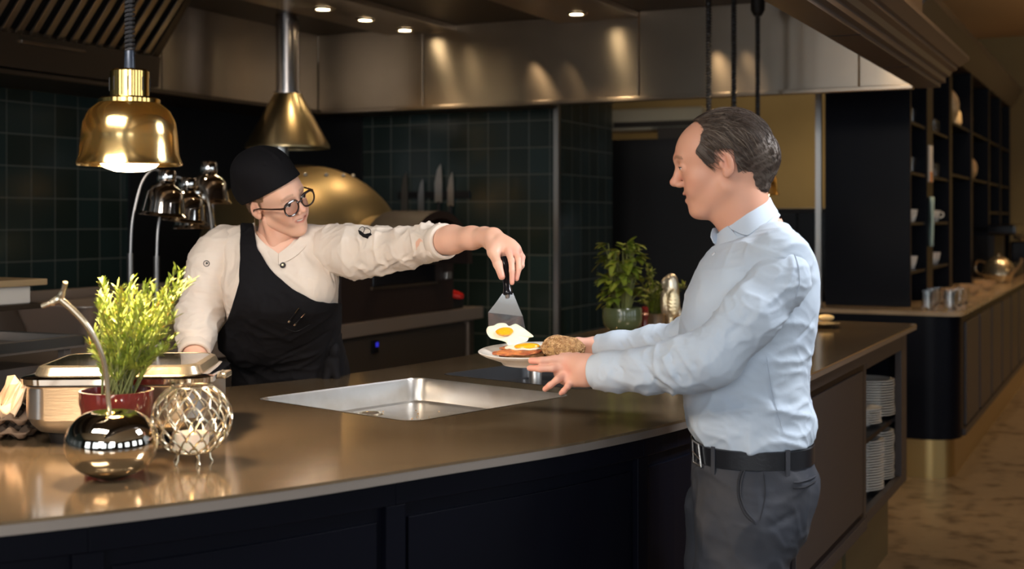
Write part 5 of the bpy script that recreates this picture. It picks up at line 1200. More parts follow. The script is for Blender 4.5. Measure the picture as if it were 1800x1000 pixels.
# flat cuff end, slightly flared
cd_ = (wv(1040, 653, 2.96)-wv(1080, 652, 2.93)); cd_ /= np.linalg.norm(cd_); ce = wv(1040, 653, 2.96)
t_ = (Vn-ce)@cd_; over = t_ > 0; Vn[over] -= np.outer(t_[over], cd_)
f = sleeve([(wv(1330, 445, 3.09), .062), (wv(1262, 540, 3.16), .058), (wv(1215, 600, 3.20), .054), (wv(1150, 604, 3.24), .043), (wv(1085, 610, 3.285), .036), (wv(1054, 611, 3.31), .033)], (.15, 2.95, 1.15), (.72, 3.42, 1.54))
Vf, Ff = f.mesh(2); bf_ = bvh(Vf, Ff); N_ = normals(Vf, Ff); Vf = wrinkle(Vf, N_, 42, .005, 80)
Vf = Vf+N_*(.002*vnoise(Vf, 34, 9)+.001*vnoise(Vf, 80, 1))[:, None]
Vf = folds(Vf, Ff, bf_, [(1105, 596, 1118, 612, .004, .005), (1130, 592, 1142, 608, .004, .005), (1155, 585, 1170, 602, .005, .006), (1090, 602, 1098, 612, .003, -.004), (1142, 590, 1158, 606, .003, -.005), (1170, 580, 1186, 600, .004, -.005)])
cd_ = (wv(1054, 611, 3.31)-wv(1085, 610, 3.285)); cd_ /= np.linalg.norm(cd_); ce = wv(1054, 611, 3.31); t_ = (Vf-ce)@cd_; over = t_ > 0; Vf[over] -= np.outer(t_[over], cd_)
shirt = nmesh('shirt', [(Vt, Ft), (Vn, Fn), (Vf, Ff)], 'shirt', man)
bt_ = bvh(Vt, Ft); bn_ = bvh(Vn, Fn)
def mcuff(c0, c1, r, Lc=.05):
    a, b = Vector(c0), Vector(c1); MB().lathe([(r-.005, .001), (r-.0008, -.0012), (r+.0012, .001), (r+.0022, Lc*.5), (r+.0030, Lc), (r-.003, Lc+.003)], a, 44, axis=(b-a)).build('cuff', 'shirt', man, ang=80)
mcuff(wv(1045, 653, 2.96), wv(1080, 652, 2.93), .0385); mcuff(wv(1051, 611, 3.312), wv(1085, 610, 3.285), .0335)
# collar leaf folded over the neck: top line / lower line in photo space, with depth
def strip(name, top, bot, m, par, th=.0022, n=5, close=False):
    a = catmull(top, n); b = catmull(bot, n); R = []
    for i in range(len(a)):
        p, q = a[i], b[i]; t = (a[min(i+1, len(a)-1)]-a[max(i-1, 0)]); nn = (q-p).cross(t); nn = nn.normalized()*th if nn.length > 1e-9 else Vector((0, -th, 0))
        mid = (p+q)/2
        R.append([p, mid+nn*.6, q, q+nn, mid+nn*1.7, p+nn])
    return MB().rings(R).build(name, m, par, ang=60)
tN = [(1354, 346, 2.950), (1349, 349, 2.915), (1336, 358, 2.893), (1318, 372, 2.884), (1300, 385, 2.888), (1279, 399, 2.905)]
bN = [(1368, 371, 2.950), (1364, 377, 2.895), (1348, 391, 2.865), (1330, 402, 2.853), (1311, 413, 2.855), (1283, 402, 2.895)]
strip('collar', [P(*q) for q in tN], [P(*q) for q in bN], 'shirt', man)
strip('collar', [P(q[0], q[1], 2*MY-q[2]) for q in tN][::-1], [P(q[0], q[1], 2*MY-q[2]) for q in bN][::-1], 'shirt', man)
strip('collar_stand', [P(1279, 397, 2.903), P(1268, 404, 2.925), P(1262, 410, 2.95), P(1260, 410, 2.975)], [P(1300, 422, 2.868), P(1280, 430, 2.895), P(1262, 432, 2.93), P(1256, 430, 2.965)], 'shirt', man)
strip('collar', [P(1267, 402, 2.985), P(1260, 400, 2.975), P(1254, 401, 2.965)], [P(1266, 424, 2.965), P(1257, 428, 2.95), P(1250, 416, 2.95)], 'shirt', man)
strip('collar_stand', [P(1352, 350, 2.95), P(1340, 361, 2.902), P(1318, 378, 2.892), P(1285, 398, 2.905)], [P(1372, 378, 2.95), P(1360, 396, 2.87), P(1335, 412, 2.85), P(1300, 424, 2.862)], 'shirt', man)
p, n = hit(bt_, 1255, 447, .001); MB().lathe([(0, .002), (.004, .002), (.005, .001), (.005, 0)], p, 16, axis=n).build('shirt_button', mat('pearl_button', (.7, .74, .78), .2), man)
M['seam'] = mat('shirt_seam', (.40, .46, .54), .9)
seam(bn_, [(1393, 440), (1402, 465), (1405, 495), (1398, 525)], .0012, 'seam', 'seam', man); seam(bt_, [(1347, 625), (1358, 690), (1376, 760)], .001, 'seam', 'seam', man)
# trousers
M['trouser'] = mat('grey_cotton', (.028, .032, .043), .85, bump=(300, .3, .0007), vary=(7, (.042, .043, .050), .4, .65))
f = Fld((.28, 2.70, .05), (.80, 3.22, 1.06), .0065)
GK = [(yz(784), 1222, 1419, .155), (yz(810), 1219, 1428, .165), (yz(838), 1218, 1434, .172), (yz(880), 1221, 1429, .175), (yz(915), 1228, 1415, .172), (yz(945), 1233, 1398, .165)]
f.loft([key(*k) for k in GK], .02, p=2.3)
f.chain([((.515, 2.855, .86), .108), ((.500, 2.85, .74), .094), ((.475, 2.85, .50), .078), ((.490, 2.85, .28), .068), ((.515, 2.85, .10), .062)], .04)
f.chain([((.515, 3.045, .86), .108), ((.505, 3.05, .74), .094), ((.50, 3.06, .50), .078), ((.53, 3.06, .28), .068), ((.555, 3.06, .10), .062)], .02)
Vg, Fg = f.mesh(2); bg_ = bvh(Vg, Fg); N_ = normals(Vg, Fg); Vg = wrinkle(Vg, N_, 24, .007, 140, (1, .8, 1)); Vg = Vg+N_*(.003*vnoise(Vg*np.array((1, 1, .6)), 30, 12)+.001*vnoise(Vg, 70, 13))[:, None]
Vg = folds(Vg, Fg, bg_, [(1235, 880, 1290, 905, .008, .005), (1235, 930, 1300, 960, .01, .005), (1340, 850, 1330, 960, .008, .004), (1380, 880, 1420, 850, .006, .004), (1350, 930, 1400, 900, .007, -.005), (1240, 900, 1290, 925, .006, -.005), (1330, 820, 1345, 900, .006, -.003)])
trs = nmesh('trousers', [(Vg, Fg)], 'trouser', man); bg_ = bvh(Vg, Fg)
M['trouser_dark'] = mat('grey_cotton_dark', (.018, .019, .024), .9)
seam(bg_, [(1315, 815), (1301, 835), (1298, 868), (1308, 900), (1328, 922)], .0032, 'pocket_opening', 'trouser_dark', man)
seam(bg_, [(1317, 814), (1306, 835), (1302, 868), (1312, 898), (1331, 921)], .0018, 'pocket_edge', 'trouser', man, off=.002)
seam(bg_, [(1394, 848), (1414, 845), (1433, 836)], .003, 'back_pocket_welt', 'trouser', man, off=.002); seam(bg_, [(1394, 858), (1414, 856), (1434, 845)], .0022, 'back_pocket_welt', 'trouser_dark', man)
seam(bg_, [(1342, 830), (1345, 870), (1336, 915)], .001, 'side_seam', 'trouser_dark', man)
# belt
def beltring(z0, z1, grow, name, m, th=.004, y0=0, y1=360, tilt=0):
    K = key(1.03, 1221, 1421, .157); R = []
    for i in range(61):
        t = math.radians(y0+(y1-y0)*i/60); cx, sx = math.cos(t), math.sin(t); pw = 2/2.3
        def pt(g, z): return (K[1]+(K[3]+g)*math.copysign(abs(cx)**pw, cx), MY+(K[4]+g)*math.copysign(abs(sx)**pw, sx), z+tilt*cx)
        R.append([pt(grow, z0), pt(grow+th, z0+.002), pt(grow+th, z1-.002), pt(grow, z1)])
    return MB().rings(R).build(name, m, man, ang=50)
M['belt'] = mat('black_leather', (.009, .010, .013), .32, bump=(240, .35, .001), coat=.2)
bz0, bz1 = yz(807), yz(772)
beltring(bz0+.003, bz1, .003, 'belt', 'belt')
for x in (1267, 1386):
    k_ = None; p = P(x, 788, MY-.17); 
    K = key(1.03, 1221, 1421, .157); cx = (p.x-.002-K[1]-(.01 if x > 1300 else -.01)*.0)/K[3]; cx = max(-.98, min(.98, cx)); sx = -(1-abs(cx)**2.3)**(1/2.3)
    q = Vector((K[1]+(K[3]+.007)*cx, MY+(K[4]+.007)*sx, 0)); nn = Vector((cx*1.2, sx, 0)).normalized(); tt = nn.cross(Vector((0, 0, 1)))
    b = MB(); b.rings([[q+tt*s*.0055+nn*d+Vector((0, 0, z)) for s, d in ((-1, 0), (1, 0), (1, .003), (-1, .003))] for z in (bz0-.012, bz0+.004, bz1-.002, bz1+.004)]); b.build('belt_loop', 'trouser', man, bev=.001)
# buckle on the left side front
K = key(1.03, 1221, 1421, .157)
def bpt(cx, g, z):
    sx = -(max(0, 1-abs(cx)**2.3))**(1/2.3); return Vector((K[1]+(K[3]+g)*cx, MY+(K[4]+g)*sx, z))
b = MB(); za, zb = bz0+.0, bz1+.004
b.tube([bpt(-.985, .010, za), bpt(-.985, .012, zb), bpt(-.93, .012, zb-.003), bpt(-.90, .012, za), bpt(-.985, .010, za)], .0022, 8); b.tube([bpt(-.985, .012, (za+zb)/2), bpt(-.92, .012, (za+zb)/2-.01)], .0016, 6)
b.build('belt_buckle', 'steel', man)
# shoes
for x, y in ((.515, 2.85), (.555, 3.06)):
    f = Fld((x-.24, y-.08, -.01), (x+.10, y+.08, .14), .006)
    f.ell((x-.01, y, .055), (.055, .040, .055), .02); f.ell((x-.10, y, .045), (.10, .045, .035), .03); f.ell((x-.16, y-.003, .035), (.055, .042, .028), .02); f.half((0, 0, .008), (0, 0, -1))
    V, Fc = f.mesh(2); sh_ = nmesh('shoe', [(V, Fc)], mat('dark_shoe_leather', (.03, .018, .012), .35), man)
    MB().prism([[(x-.215+.0, y-.01), (x-.19, y-.035), (x-.12, y-.044), (x-.02, y-.036), (x+.045, y-.03), (x+.055, y), (x+.045, y+.03), (x-.02, y+.036), (x-.12, y+.044), (x-.19, y+.035)]], 0, .014).build('sole', 'black', sh_)
# hair: close shell on sides and back, thin strands over the crown
def xf(z): return np.interp(z, [-.07, -.02, -.004, .0, .02, .04, .06, .085, .105, .12, .14], [-.045, -.03, -.022, .036, .046, .054, .040, .030, .040, .052, .058])
def zb(x): return np.interp(x, [-.13, -.10, -.07, -.045, -.030, -.028, .012, .014, .05], [-.07, -.084, -.088, -.070, -.03, .030, .034, .004, .004])
f = Fld((-.15, -.11, -.12), (.12, .11, .16), .0026)
f.ell((-.015, 0, .035), (.105, .083, .0935), .01); f.ell((.035, 0, .034), (.070, .068, .070), .03); f.ell((-.085, 0, .0), (.040, .055, .055), .03); f.ell((-.066, 0, -.055), (.030, .047, .040), .02); f.ell((-.105, 0, .010), (.022, .045, .03), .02)
V, Fc = f.mesh(1); N_ = normals(V, Fc); nz = .006*vnoise(V, 160, 2)
keep = (V[:, 0] < xf(V[:, 2])+nz) & (V[:, 2] > zb(V[:, 0])+nz*.7); bald = np.exp(-(((V-np.array((-.02, 0, .125)))/np.array((.050, .038, .03)))**2).sum(1)); keep &= bald+nz*12*.5 < .50
fl_ = np.sin(V[:, 2]*230+V[:, 0]*120+V[:, 1]*150+12*vnoise(V, 45, 4))+vnoise(V*np.array((.3, 1, 1)), 400, 5); V = V+N_*(.0007*fl_)[:, None]
Vh, Fh, uh = cull(V, Fc, keep); Vh = smooth_edge(Vh, Fh, 3); Nh = N_[uh]
rs = np.random.RandomState(4); tb = np.array((.050, .032, .022))
tin = tb*(.8+.5*rs.rand(len(Vh), 1)); grey = np.clip((Vh[:, 0]*-2+.0+.4*vnoise(Vh, 90, 7)), 0, .35)[:, None]; tin = tin*(1-grey)+np.array((.20, .165, .135))*grey
M['hair_m'] = tint_mat('brown_grey_hair', (.1, .07, .05), .62)
nmesh('hair', [(toworld(Vh, Bm, om), Fh)], 'hair_m', man, tin)
def strands(name, src, nrm, idx, m, par, B, o, L0, L1, flow, seed, r=.00055, col=None, lift=.0):
    rs = np.random.RandomState(seed); b = MB(); cs = []; tree = bvh(src, np.zeros((0, 4), int)) if False else None
    for i in idx:
        p = src[i].copy()+nrm[i]*.0004; n = nrm[i]; L = L0+(L1-L0)*rs.rand(); d = np.array(flow(p))+rs.normal(size=3)*.22; pts = []
        for k in range(6):
            pts.append(p.copy()); d = d-n*(d@n)*(1-lift); d /= np.linalg.norm(d)+1e-9
            p = p+d*L/5
            q = p-np.array((-.015, 0, .035)); e = np.array((.107, .085, .096)); s = np.linalg.norm(q/e)
            if s < 1: q = q/s; p = q+np.array((-.015, 0, .035))
            n = q/e**2; n = n/np.linalg.norm(n)
        W_ = [Vector(v) for v in toworld(np.array(pts), B, o)]; n0 = len(b.v); b.tube(W_, [r, r, r, r*.9, r*.7, r*.3], 3, cap=False)
        c = np.array(col[rs.randint(len(col))])*(.8+.4*rs.rand()); cs += [c]*(len(b.v)-n0)
    return b.build(name, m, par, tint=np.array(cs), fix=False)
flow_m = lambda p: (-1, p[1]*5, -.25 if p[2] > .08 else -1.3)
F0 = Fld((-.15, -.11, -.10), (.12, .11, .16), .0045); F0.ell((-.015, 0, .035), (.102, .079, .0905), .01); F0.ell((.035, 0, .034), (.068, .066, .068), .03); V0, G0 = F0.mesh(0); N0 = normals(V0, G0)
ok = np.where((V0[:, 2] > zb(V0[:, 0])) & (V0[:, 0] < xf(V0[:, 2])+.004))[0]
strands('hair_strand', Vh, Nh, rs.choice(len(Vh), 2600), 'hair_m', man, Bm, om, .018, .038, flow_m, 6, .0006, [(.05, .032, .022), (.08, .052, .036), (.13, .10, .075), (.03, .02, .015), (.05, .03, .02)], .0)['kind'] = 'stuff'
strands('hair_strand', V0, N0, rs.choice(ok[V0[ok][:, 2] > .06], 1100), 'hair_m', man, Bm, om, .025, .055, flow_m, 1, .0006, [(.05, .032, .022), (.08, .052, .036), (.16, .125, .095), (.03, .02, .015), (.05, .03, .02)], .15)['kind'] = 'stuff'
# ------------------------------------------------------------ the cook
CY = 3.93
ck = thing('person', 'cook in a white jacket, black cap, glasses and black apron, reaching out with a spatula', 'person', (-.71, CY, 0))
Bc = basis((.776, -.617, -.13), (.60, .66, .45)); oc_ = np.array(P(486, 351, 3.87)); SC = .985
hf = head(True)
V, Fc = hf.mesh(1); tin = head_tint(V, (.76, .45, .32), True); parts = [(toworld(V, Bc, oc_, SC), Fc)]; tints = [tin]
BF_ = np.array((.76, .44, .315))
# neck, from skull base down into the collar (world space)
f = Fld((-.84, 3.78, 1.40), (-.60, 4.05, 1.60), .0035)
h0 = toworld(np.array([[-.02, 0, -.045]]), Bc, oc_, SC)[0]; h1 = toworld(np.array([[.03, 0, -.085]]), Bc, oc_, SC)[0]
f.cap(h0, wv(488, 425, CY), .052, .054, .02); f.cap(wv(488, 425, CY), wv(487, 455, CY), .054, .075, .03); f.cap(h1, wv(490, 430, CY-.03), .030, .030, .025)
f.cap(toworld(np.array([[-.005, -.06, -.04]]), Bc, oc_, SC)[0], wv(484, 440, CY-.055), .010, .008, .02)
V, Fc = f.mesh(1); parts.append((V, Fc)); t_ = np.ones((len(V), 3))*np.array((.72, .40, .28)); tints.append(t_)
# left forearm and hand gripping the handle
f = Fld(P(740, 520, 3.35)-Vector((.05, .12, .02)), P(935, 385, 3.4)+Vector((.02, .28, .03)), .0022)
f.chain([(wv(752, 428, 3.66), .042), (wv(795, 421, 3.58), .0375), (wv(830, 418, 3.51), .029), (wv(852, 416, 3.465), .0245)], .02)
f.cap(wv(852, 416, 3.465), wv(868, 420, 3.43), .024, .026, .015, flat=.85, fax=(.2, 1, .2))
f.cap(wv(866, 422, 3.425), wv(893, 436, 3.385), .030, .028, .015, flat=.62, fax=(.45, .85, 0))
f.cap(wv(880, 430, 3.40), wv(905, 441, 3.375), .022, .018, .012)
finger(f, [(893, 441, 3.365), (899, 458, 3.335), (900, 476, 3.322), (900, 497, 3.318)], .0092)
finger(f, [(903, 438, 3.375), (911, 456, 3.35), (912, 472, 3.335), (908, 490, 3.33)], .0092)
finger(f, [(910, 438, 3.39), (918, 452, 3.37), (917, 467, 3.352), (908, 480, 3.345)], .0088)
finger(f, [(908, 441, 3.405), (914, 452, 3.39), (912, 464, 3.375), (902, 473, 3.365)], .0076)
f.chain([(wv(862, 424, 3.41), .016), (wv(867, 444, 3.37), .0145), (wv(875, 464, 3.335), .0112), (wv(882, 486, 3.322), .0092)], .008)
f.ell(wv(874, 438, 3.385), (.020, .022, .022), .015)
V, Fc = f.mesh(1); parts.append((V, Fc)); tints.append(hand_tint(V, [((900, 497, 3.32), .02), ((908, 490, 3.33), .02), ((882, 486, 3.32), .018), ((897, 445, 3.36), .015), ((912, 445, 3.37), .015), ((918, 455, 3.36), .012)], BF_))
# right forearm and hand resting on the counter
f = Fld(P(300, 720, 3.65)-Vector((.05, .14, .05)), P(400, 590, 3.7)+Vector((.05, .18, .03)), .0028)
f.chain([(wv(345, 595, 3.80), .040), (wv(342, 640, 3.74), .032), (wv(340, 660, 3.69), .027)], .02); f.cap(wv(340, 664, 3.68), wv(346, 676, 3.63), .028, .032, .015, flat=.6, fax=(0, .3, 1))
for k in range(4): finger(f, [(330+11*k, 678, 3.60), (328+12*k, 684, 3.57), (326+13*k, 690, 3.545), (326+13*k, 693, 3.53)], .0088)
f.chain([(wv(358, 668, 3.66), .014), (wv(370, 682, 3.62), .0115), (wv(372, 687, 3.59), .0095)], .006)
V, Fc = f.mesh(1); parts.append((V, Fc)); tints.append(np.ones((len(V), 3))*BF_)
f = Fld((-1.0, 3.7, .02), (-.4, 4.32, 1.52), .014)
cyz = lambda z: CY+.17*float(np.clip((1.27-z)/.2, 0, 1)); wz = lambda z: 1+.04*float(np.clip((1.27-z)/.2, 0, 1))
CKY = [(1.515, -.710, .075, .055), (1.485, -.712, .14, .075), (1.45, -.712, .178, .088), (1.40, -.708, .182, .100), (1.34, -.702, .176, .112), (1.27, -.700, .170, .118), (1.18, -.706, .164, .112), (1.09, -.700, .166, .115), (1.02, -.70, .172, .12)]
f.loft([(z, cx, cyz(z), rx*.9, ry*.88) for z, cx, rx, ry in CKY], .01); f.loft([(.80, -.70, CY+.17, .17, .115), (.95, -.70, CY+.17, .165, .11), (1.06, -.70, CY+.17, .15, .10)], .02)
f.chain([((-.79, CY+.17, .86), .08), ((-.80, CY+.17, .5), .055), ((-.80, CY+.17+.01, .1), .036)], .02); f.chain([((-.61, CY+.17, .86), .08), ((-.60, CY+.17, .5), .055), ((-.60, CY+.17+.01, .1), .036)], .02)
V, Fc = f.mesh(2); parts.append((V, Fc)); tints.append(np.ones((len(V), 3))*BF_)
nmesh('body', parts, 'skin_f', ck, np.concatenate(tints))
eyes(ck, Bc, oc_, (.15, -.05), SC); teeth(ck, Bc, oc_, SC); lashes(ck, Bc, oc_, 'black', SC)
# jacket
M['jacket'] = mat('ivory_cotton', (.72, .63, .54), .85, 0, bump=(380, .25, .0008), vary=(6, (.68, .58, .49), .35, .65))
f = Fld((-.96, 3.74, .98), (-.44, 4.28, 1.54), .0045)
f.loft([(z, cx, cyz(z), rx*wz(z), ry) for z, cx, rx, ry in CKY], .02, p=2.2)
f.cap(wv(395, 425, CY+.01), wv(575, 425, CY), .050, .052, .04); f.ell(wv(540, 505, CY-.07), (.07, .05, .06), .05); f.ell(wv(440, 510, CY-.07), (.07, .05, .06), .05)
Vj, Fj = f.mesh(2); bj = bvh(Vj, Fj); N_ = normals(Vj, Fj); Vj = wrinkle(Vj, N_, 30, .0056, 100, (1.3, 1, .7)); Vj = Vj+N_*(.0022*vnoise(Vj, 30, 21)+.001*vnoise(Vj, 70, 22))[:, None]
Vj = folds(Vj, Fj, bj, [(560, 400, 600, 470, .007, .006), (545, 420, 590, 510, .007, .006), (530, 450, 560, 515, .007, .005), (575, 440, 605, 500, .005, -.006), (550, 410, 575, 480, .005, -.005), (400, 420, 400, 520, .008, .005), (412, 430, 410, 540, .005, -.005), (520, 430, 550, 470, .007, .004), (500, 480, 540, 510, .006, .004)])
# remove what would show inside the neck opening
px_, py_ = pj(Vj); nk = (Vj[:, 1] < CY+.03) & (py_ < np.interp(px_, [440, 455, 470, 491, 510, 530, 550], [395, 415, 432, 452, 434, 412, 390])) & (px_ > 447) & (px_ < 528)
Vj, Fj, _ = cull(Vj, Fj, ~nk); Vj = smooth_edge(Vj, Fj, 8)
f = Fld((-.92, 3.30, 1.28), (-.10, 4.05, 1.56), .0042); f.chain([(wv(585, 437, 3.91), .073), (wv(625, 443, 3.86), .074), (wv(668, 441, 3.81), .066), (wv(715, 435, 3.745), .055), (wv(750, 428, 3.68), .048), (wv(777, 425, 3.615), .0475)], .03)
Vl_, Fl_ = f.mesh(2); bl = bvh(Vl_, Fl_); N_ = normals(Vl_, Fl_); Vl_ = wrinkle(Vl_, N_, 34, .0070, 110, (1.2, 1, .8)); Vl_ = Vl_+N_*(.0022*vnoise(Vl_, 34, 31)+.001*vnoise(Vl_, 75, 32))[:, None]
Vl_ = folds(Vl_, Fl_, bl, [(615, 470, 650, 430, .006, .006), (640, 480, 680, 440, .006, .006), (670, 475, 715, 445, .005, .005), (700, 465, 745, 440, .005, .005), (625, 475, 662, 435, .004, -.006), (655, 478, 695, 445, .004, -.006), (685, 470, 730, 440, .004, -.005), (610, 410, 640, 425, .006, .004), (640, 405, 700, 412, .005, .003), (720, 405, 750, 420, .004, .004)])
cd_ = wv(777, 425, 3.615)-wv(750, 428, 3.68); cd_ /= np.linalg.norm(cd_); ce = wv(777, 425, 3.615); t_ = (Vl_-ce)@cd_; ov_ = t_ > 0; Vl_[ov_] -= np.outer(t_[ov_], cd_)
f = Fld((-1.12, 3.60, 1.08), (-.78, 4.08, 1.54), .0045); f.chain([(wv(392, 436, CY+.005), .066), (wv(376, 460, CY+.0), .068), (wv(360, 510, CY-.02), .064), (wv(350, 555, CY-.05), .064), (wv(344, 590, CY-.11), .054), (wv(342, 618, CY-.16), .044)], .03)
Vr, Fr = f.mesh(2); br_ = bvh(Vr, Fr); N_ = normals(Vr, Fr); Vr = wrinkle(Vr, N_, 32, .0068, 120, (.8, .8, 1.3)); Vr = Vr+N_*(.0025*vnoise(Vr, 32, 41)+.001*vnoise(Vr, 75, 42))[:, None]
Vr = folds(Vr, Fr, br_, [(330, 545, 385, 560, .006, .006), (325, 565, 380, 578, .005, .006), (325, 590, 370, 598, .005, .006), (345, 480, 385, 540, .007, .005), (330, 556, 382, 569, .004, -.006), (325, 578, 375, 588, .004, -.006), (360, 440, 390, 520, .007, .004), (322, 605, 365, 612, .003, -.005)])
cd_ = wv(342, 618, CY-.16)-wv(344, 590, CY-.11); cd_ /= np.linalg.norm(cd_); ce = wv(342, 618, CY-.16); t_ = (Vr-ce)@cd_; ov_ = t_ > 0; Vr[ov_] -= np.outer(t_[ov_], cd_)
nmesh('jacket', [(Vj, Fj), (Vl_, Fl_), (Vr, Fr)], 'jacket', ck); bj = bvh(Vj, Fj); bl = bvh(Vl_, Fl_); br_ = bvh(Vr, Fr)
# rolled cuffs
def cuff(c0, c1, r, name='cuff'):
    a, b = Vector(c0), Vector(c1); MB().lathe([(r-.006, 0), (r+.001, -.002), (r+.004, .004), (r+.004, .030), (r+.002, .036), (r-.004, .037)], a, 36, axis=(b-a)).build(name, 'jacket', ck, ang=80)
cuff(wv(783, 424, 3.60), wv(755, 427, 3.67), .047); cuff(wv(342, 622, CY-.17), wv(344, 595, CY-.12), .0435)
# standing collar
strip('collar', [P(448, 392, 3.945), P(450, 408, 3.90), P(462, 425, 3.866), P(490, 446, 3.842)], [P(440, 398, 3.955), P(446, 424, 3.892), P(462, 448, 3.852), P(490, 466, 3.832)], 'jacket', ck, .003)
strip('collar', [P(490, 446, 3.842), P(508, 432, 3.855), P(524, 414, 3.895), P(540, 396, 3.95)], [P(490, 466, 3.832), P(518, 452, 3.838), P(540, 430, 3.862), P(556, 398, 3.93)], 'jacket', ck, .003)
p, n = hit(bj, 498, 467, .001); p = p+n*.004
bt2 = MB().lathe([(0, .003), (.0075, .003), (.009, .001), (.009, 0)], p, 20, axis=n).build('jacket_button', 'black', ck); MB().lathe([(0, .0045), (.003, .0045), (.004, .003)], p, 14, axis=n).build('button_stud', 'champ', bt2)
p, n = hit(br_, 363, 463, .001)
sb_ = MB().lathe([(0, .0015), (.007, .0015), (.0085, .0012), (.0085, 0)], p, 20, axis=n).build('sleeve_badge', mat('badge_cream', (.6, .52, .45), .5), ck)
MB().lathe([(.0072, .0016), (.009, .0022), (.0098, .001), (.0098, 0)], p, 20, axis=n).build('badge_ring', mat('badge_grey', (.12, .10, .09), .5), sb_); MB().lathe([(0, .0024), (.003, .0022), (.0035, .001)], p+Vector((.0015, 0, .001)), 10, axis=n).build('badge_mark', 'black', sb_)
# embroidered emblem on the upper sleeve
def decal(T, pts, name, m, par, off=.0012):
    q = [hit(T, x, y, off)[0] for x, y in pts]; c_ = sum(q, Vector())/len(q); b = MB(); n = len(q); b.add(q+[c_], [(i, (i+1) % n, n) for i in range(n)]); o = b.build(name, m, par, smooth=False); s_ = o.modifiers.new('t', 'SOLIDIFY'); s_.thickness = .0012; s_.offset = 1; return o
decal(bl, [(630, 405), (634, 406), (638, 411), (645, 413), (652, 410), (654, 413), (649, 416), (647, 420), (638, 417), (632, 412)], 'sleeve_emblem', 'black', ck)
for pts in ([(631, 406), (633, 401), (638, 399), (641, 404), (638, 411)], [(640, 401), (646, 401), (652, 406), (651, 411)]): seam(bl, pts, .0009, 'emblem_line', 'black', ck, 5, .0015)
# apron: shell over jacket front and back
M['apron'] = mat('black_cotton', (.0040, .0036, .0048), .85, bump=(300, .25, .0008), spec=.25)
f = Fld((-.98, 3.70, .45), (-.42, 4.34, 1.54), .0052)
AK = [(z, cx, cyz(z), (rx+.012)*wz(z), ry+.018) for z, cx, rx, ry in CKY if z > 1.03]+[(.98, -.70, CY+.17, .192, .132), (.80, -.70, CY+.17, .20, .14), (.50, -.70, CY+.17, .21, .15)]
f.loft(AK, .02, p=2.2); f.cap(wv(405, 425, CY+.01), wv(500, 424, CY), .058, .055, .04); f.ell(wv(540, 505, CY-.07), (.080, .061, .068), .05); f.ell(wv(440, 510, CY-.07), (.078, .056, .066), .05)
f.ell(wv(452, 600, CY+.02), (.10, .07, .07), .05)
Va, Fa = f.mesh(2); ba = bvh(Va, Fa); N_ = normals(Va, Fa); Va = wrinkle(Va, N_, 20, .008, 130, (1.2, 1, .9)); Va = Va+N_*(.004*vnoise(Va*np.array((1, 1, .7)), 26, 51)+.0012*vnoise(Va, 60, 52))[:, None]
Va = folds(Va, Fa, ba, [(500, 600, 570, 560, .009, .007), (480, 640, 560, 620, .009, .007), (520, 650, 588, 600, .008, .007), (430, 560, 520, 600, .010, .006), (560, 660, 590, 580, .007, -.007), (500, 625, 575, 585, .006, -.006)])
px_, py_ = pj(Va); front = Va[:, 1] < np.array([cyz(z) for z in Va[:, 2]])+.005
edge = np.interp(px_, [420, 447, 452, 479, 516, 558, 585, 640], [300, 394, 433, 475, 507, 529, 532, 530]); left = np.interp(py_, [390, 498, 562, 590, 620], [421, 419, 398, 380, 300])
keepf = (py_ > edge) & (px_ > left) & ((px_ < 452) | (py_ > 430)) & (py_ > 390)
keepb = (Va[:, 2] < 1.20) | ((px_ > 421) & (px_ < 450) & (py_ > 392))
Va, Fa, _ = cull(Va, Fa, np.where(front, keepf, keepb) & (Va[:, 2] > .47)); Va = smooth_edge(Va, Fa, 14); ap_ = nmesh('apron', [(Va, Fa)], 'apron', ck); md = ap_.modifiers.new('thick', 'SOLIDIFY'); md.thickness = .003; md.offset = -1; ba = bvh(Va, Fa)
for (x0, y0, x1, y1) in ((526, 540, 508, 565), (536, 548, 518, 570)):
    a, n = hit(ba, x1, y1, .004); b2, n2 = hit(ba, x0, y0, .010); pn_ = MB().tube([a, a.lerp(b2, .9), b2], [.0028, .0032, .0022], 10).build('pen', 'blackgloss', ck)
    MB().tube([b2+Vector((0, -.003, 0)), b2.lerp(a, .35)+Vector((0, -.004, 0))], .0011, 6).build('clip', 'chrome', pn_); MB().tube([a, a.lerp(b2, .12)], .0034, 8).build('tip', 'champ', pn_)
seam(ba, [(500, 575), (520, 582), (545, 570)], .0012, 'apron_seam', 'black', ck)
# knotted apron ties at the hip
f = Fld(wv(560, 670, 3.97)-.05, wv(600, 600, 3.97)+.05, .004); f.ell(wv(583, 635, 3.98), (.022, .02, .022), .01); f.cap(wv(580, 640, 3.98), wv(572, 668, 3.97), .016, .012, .01); f.cap(wv(586, 636, 3.98), wv(592, 665, 3.97), .016, .011, .01); f.ell(wv(588, 615, 3.97), (.016, .018, .025), .01)
V, Fc = f.mesh(1); nmesh('apron_tie', [(V, Fc)], 'apron', ck)
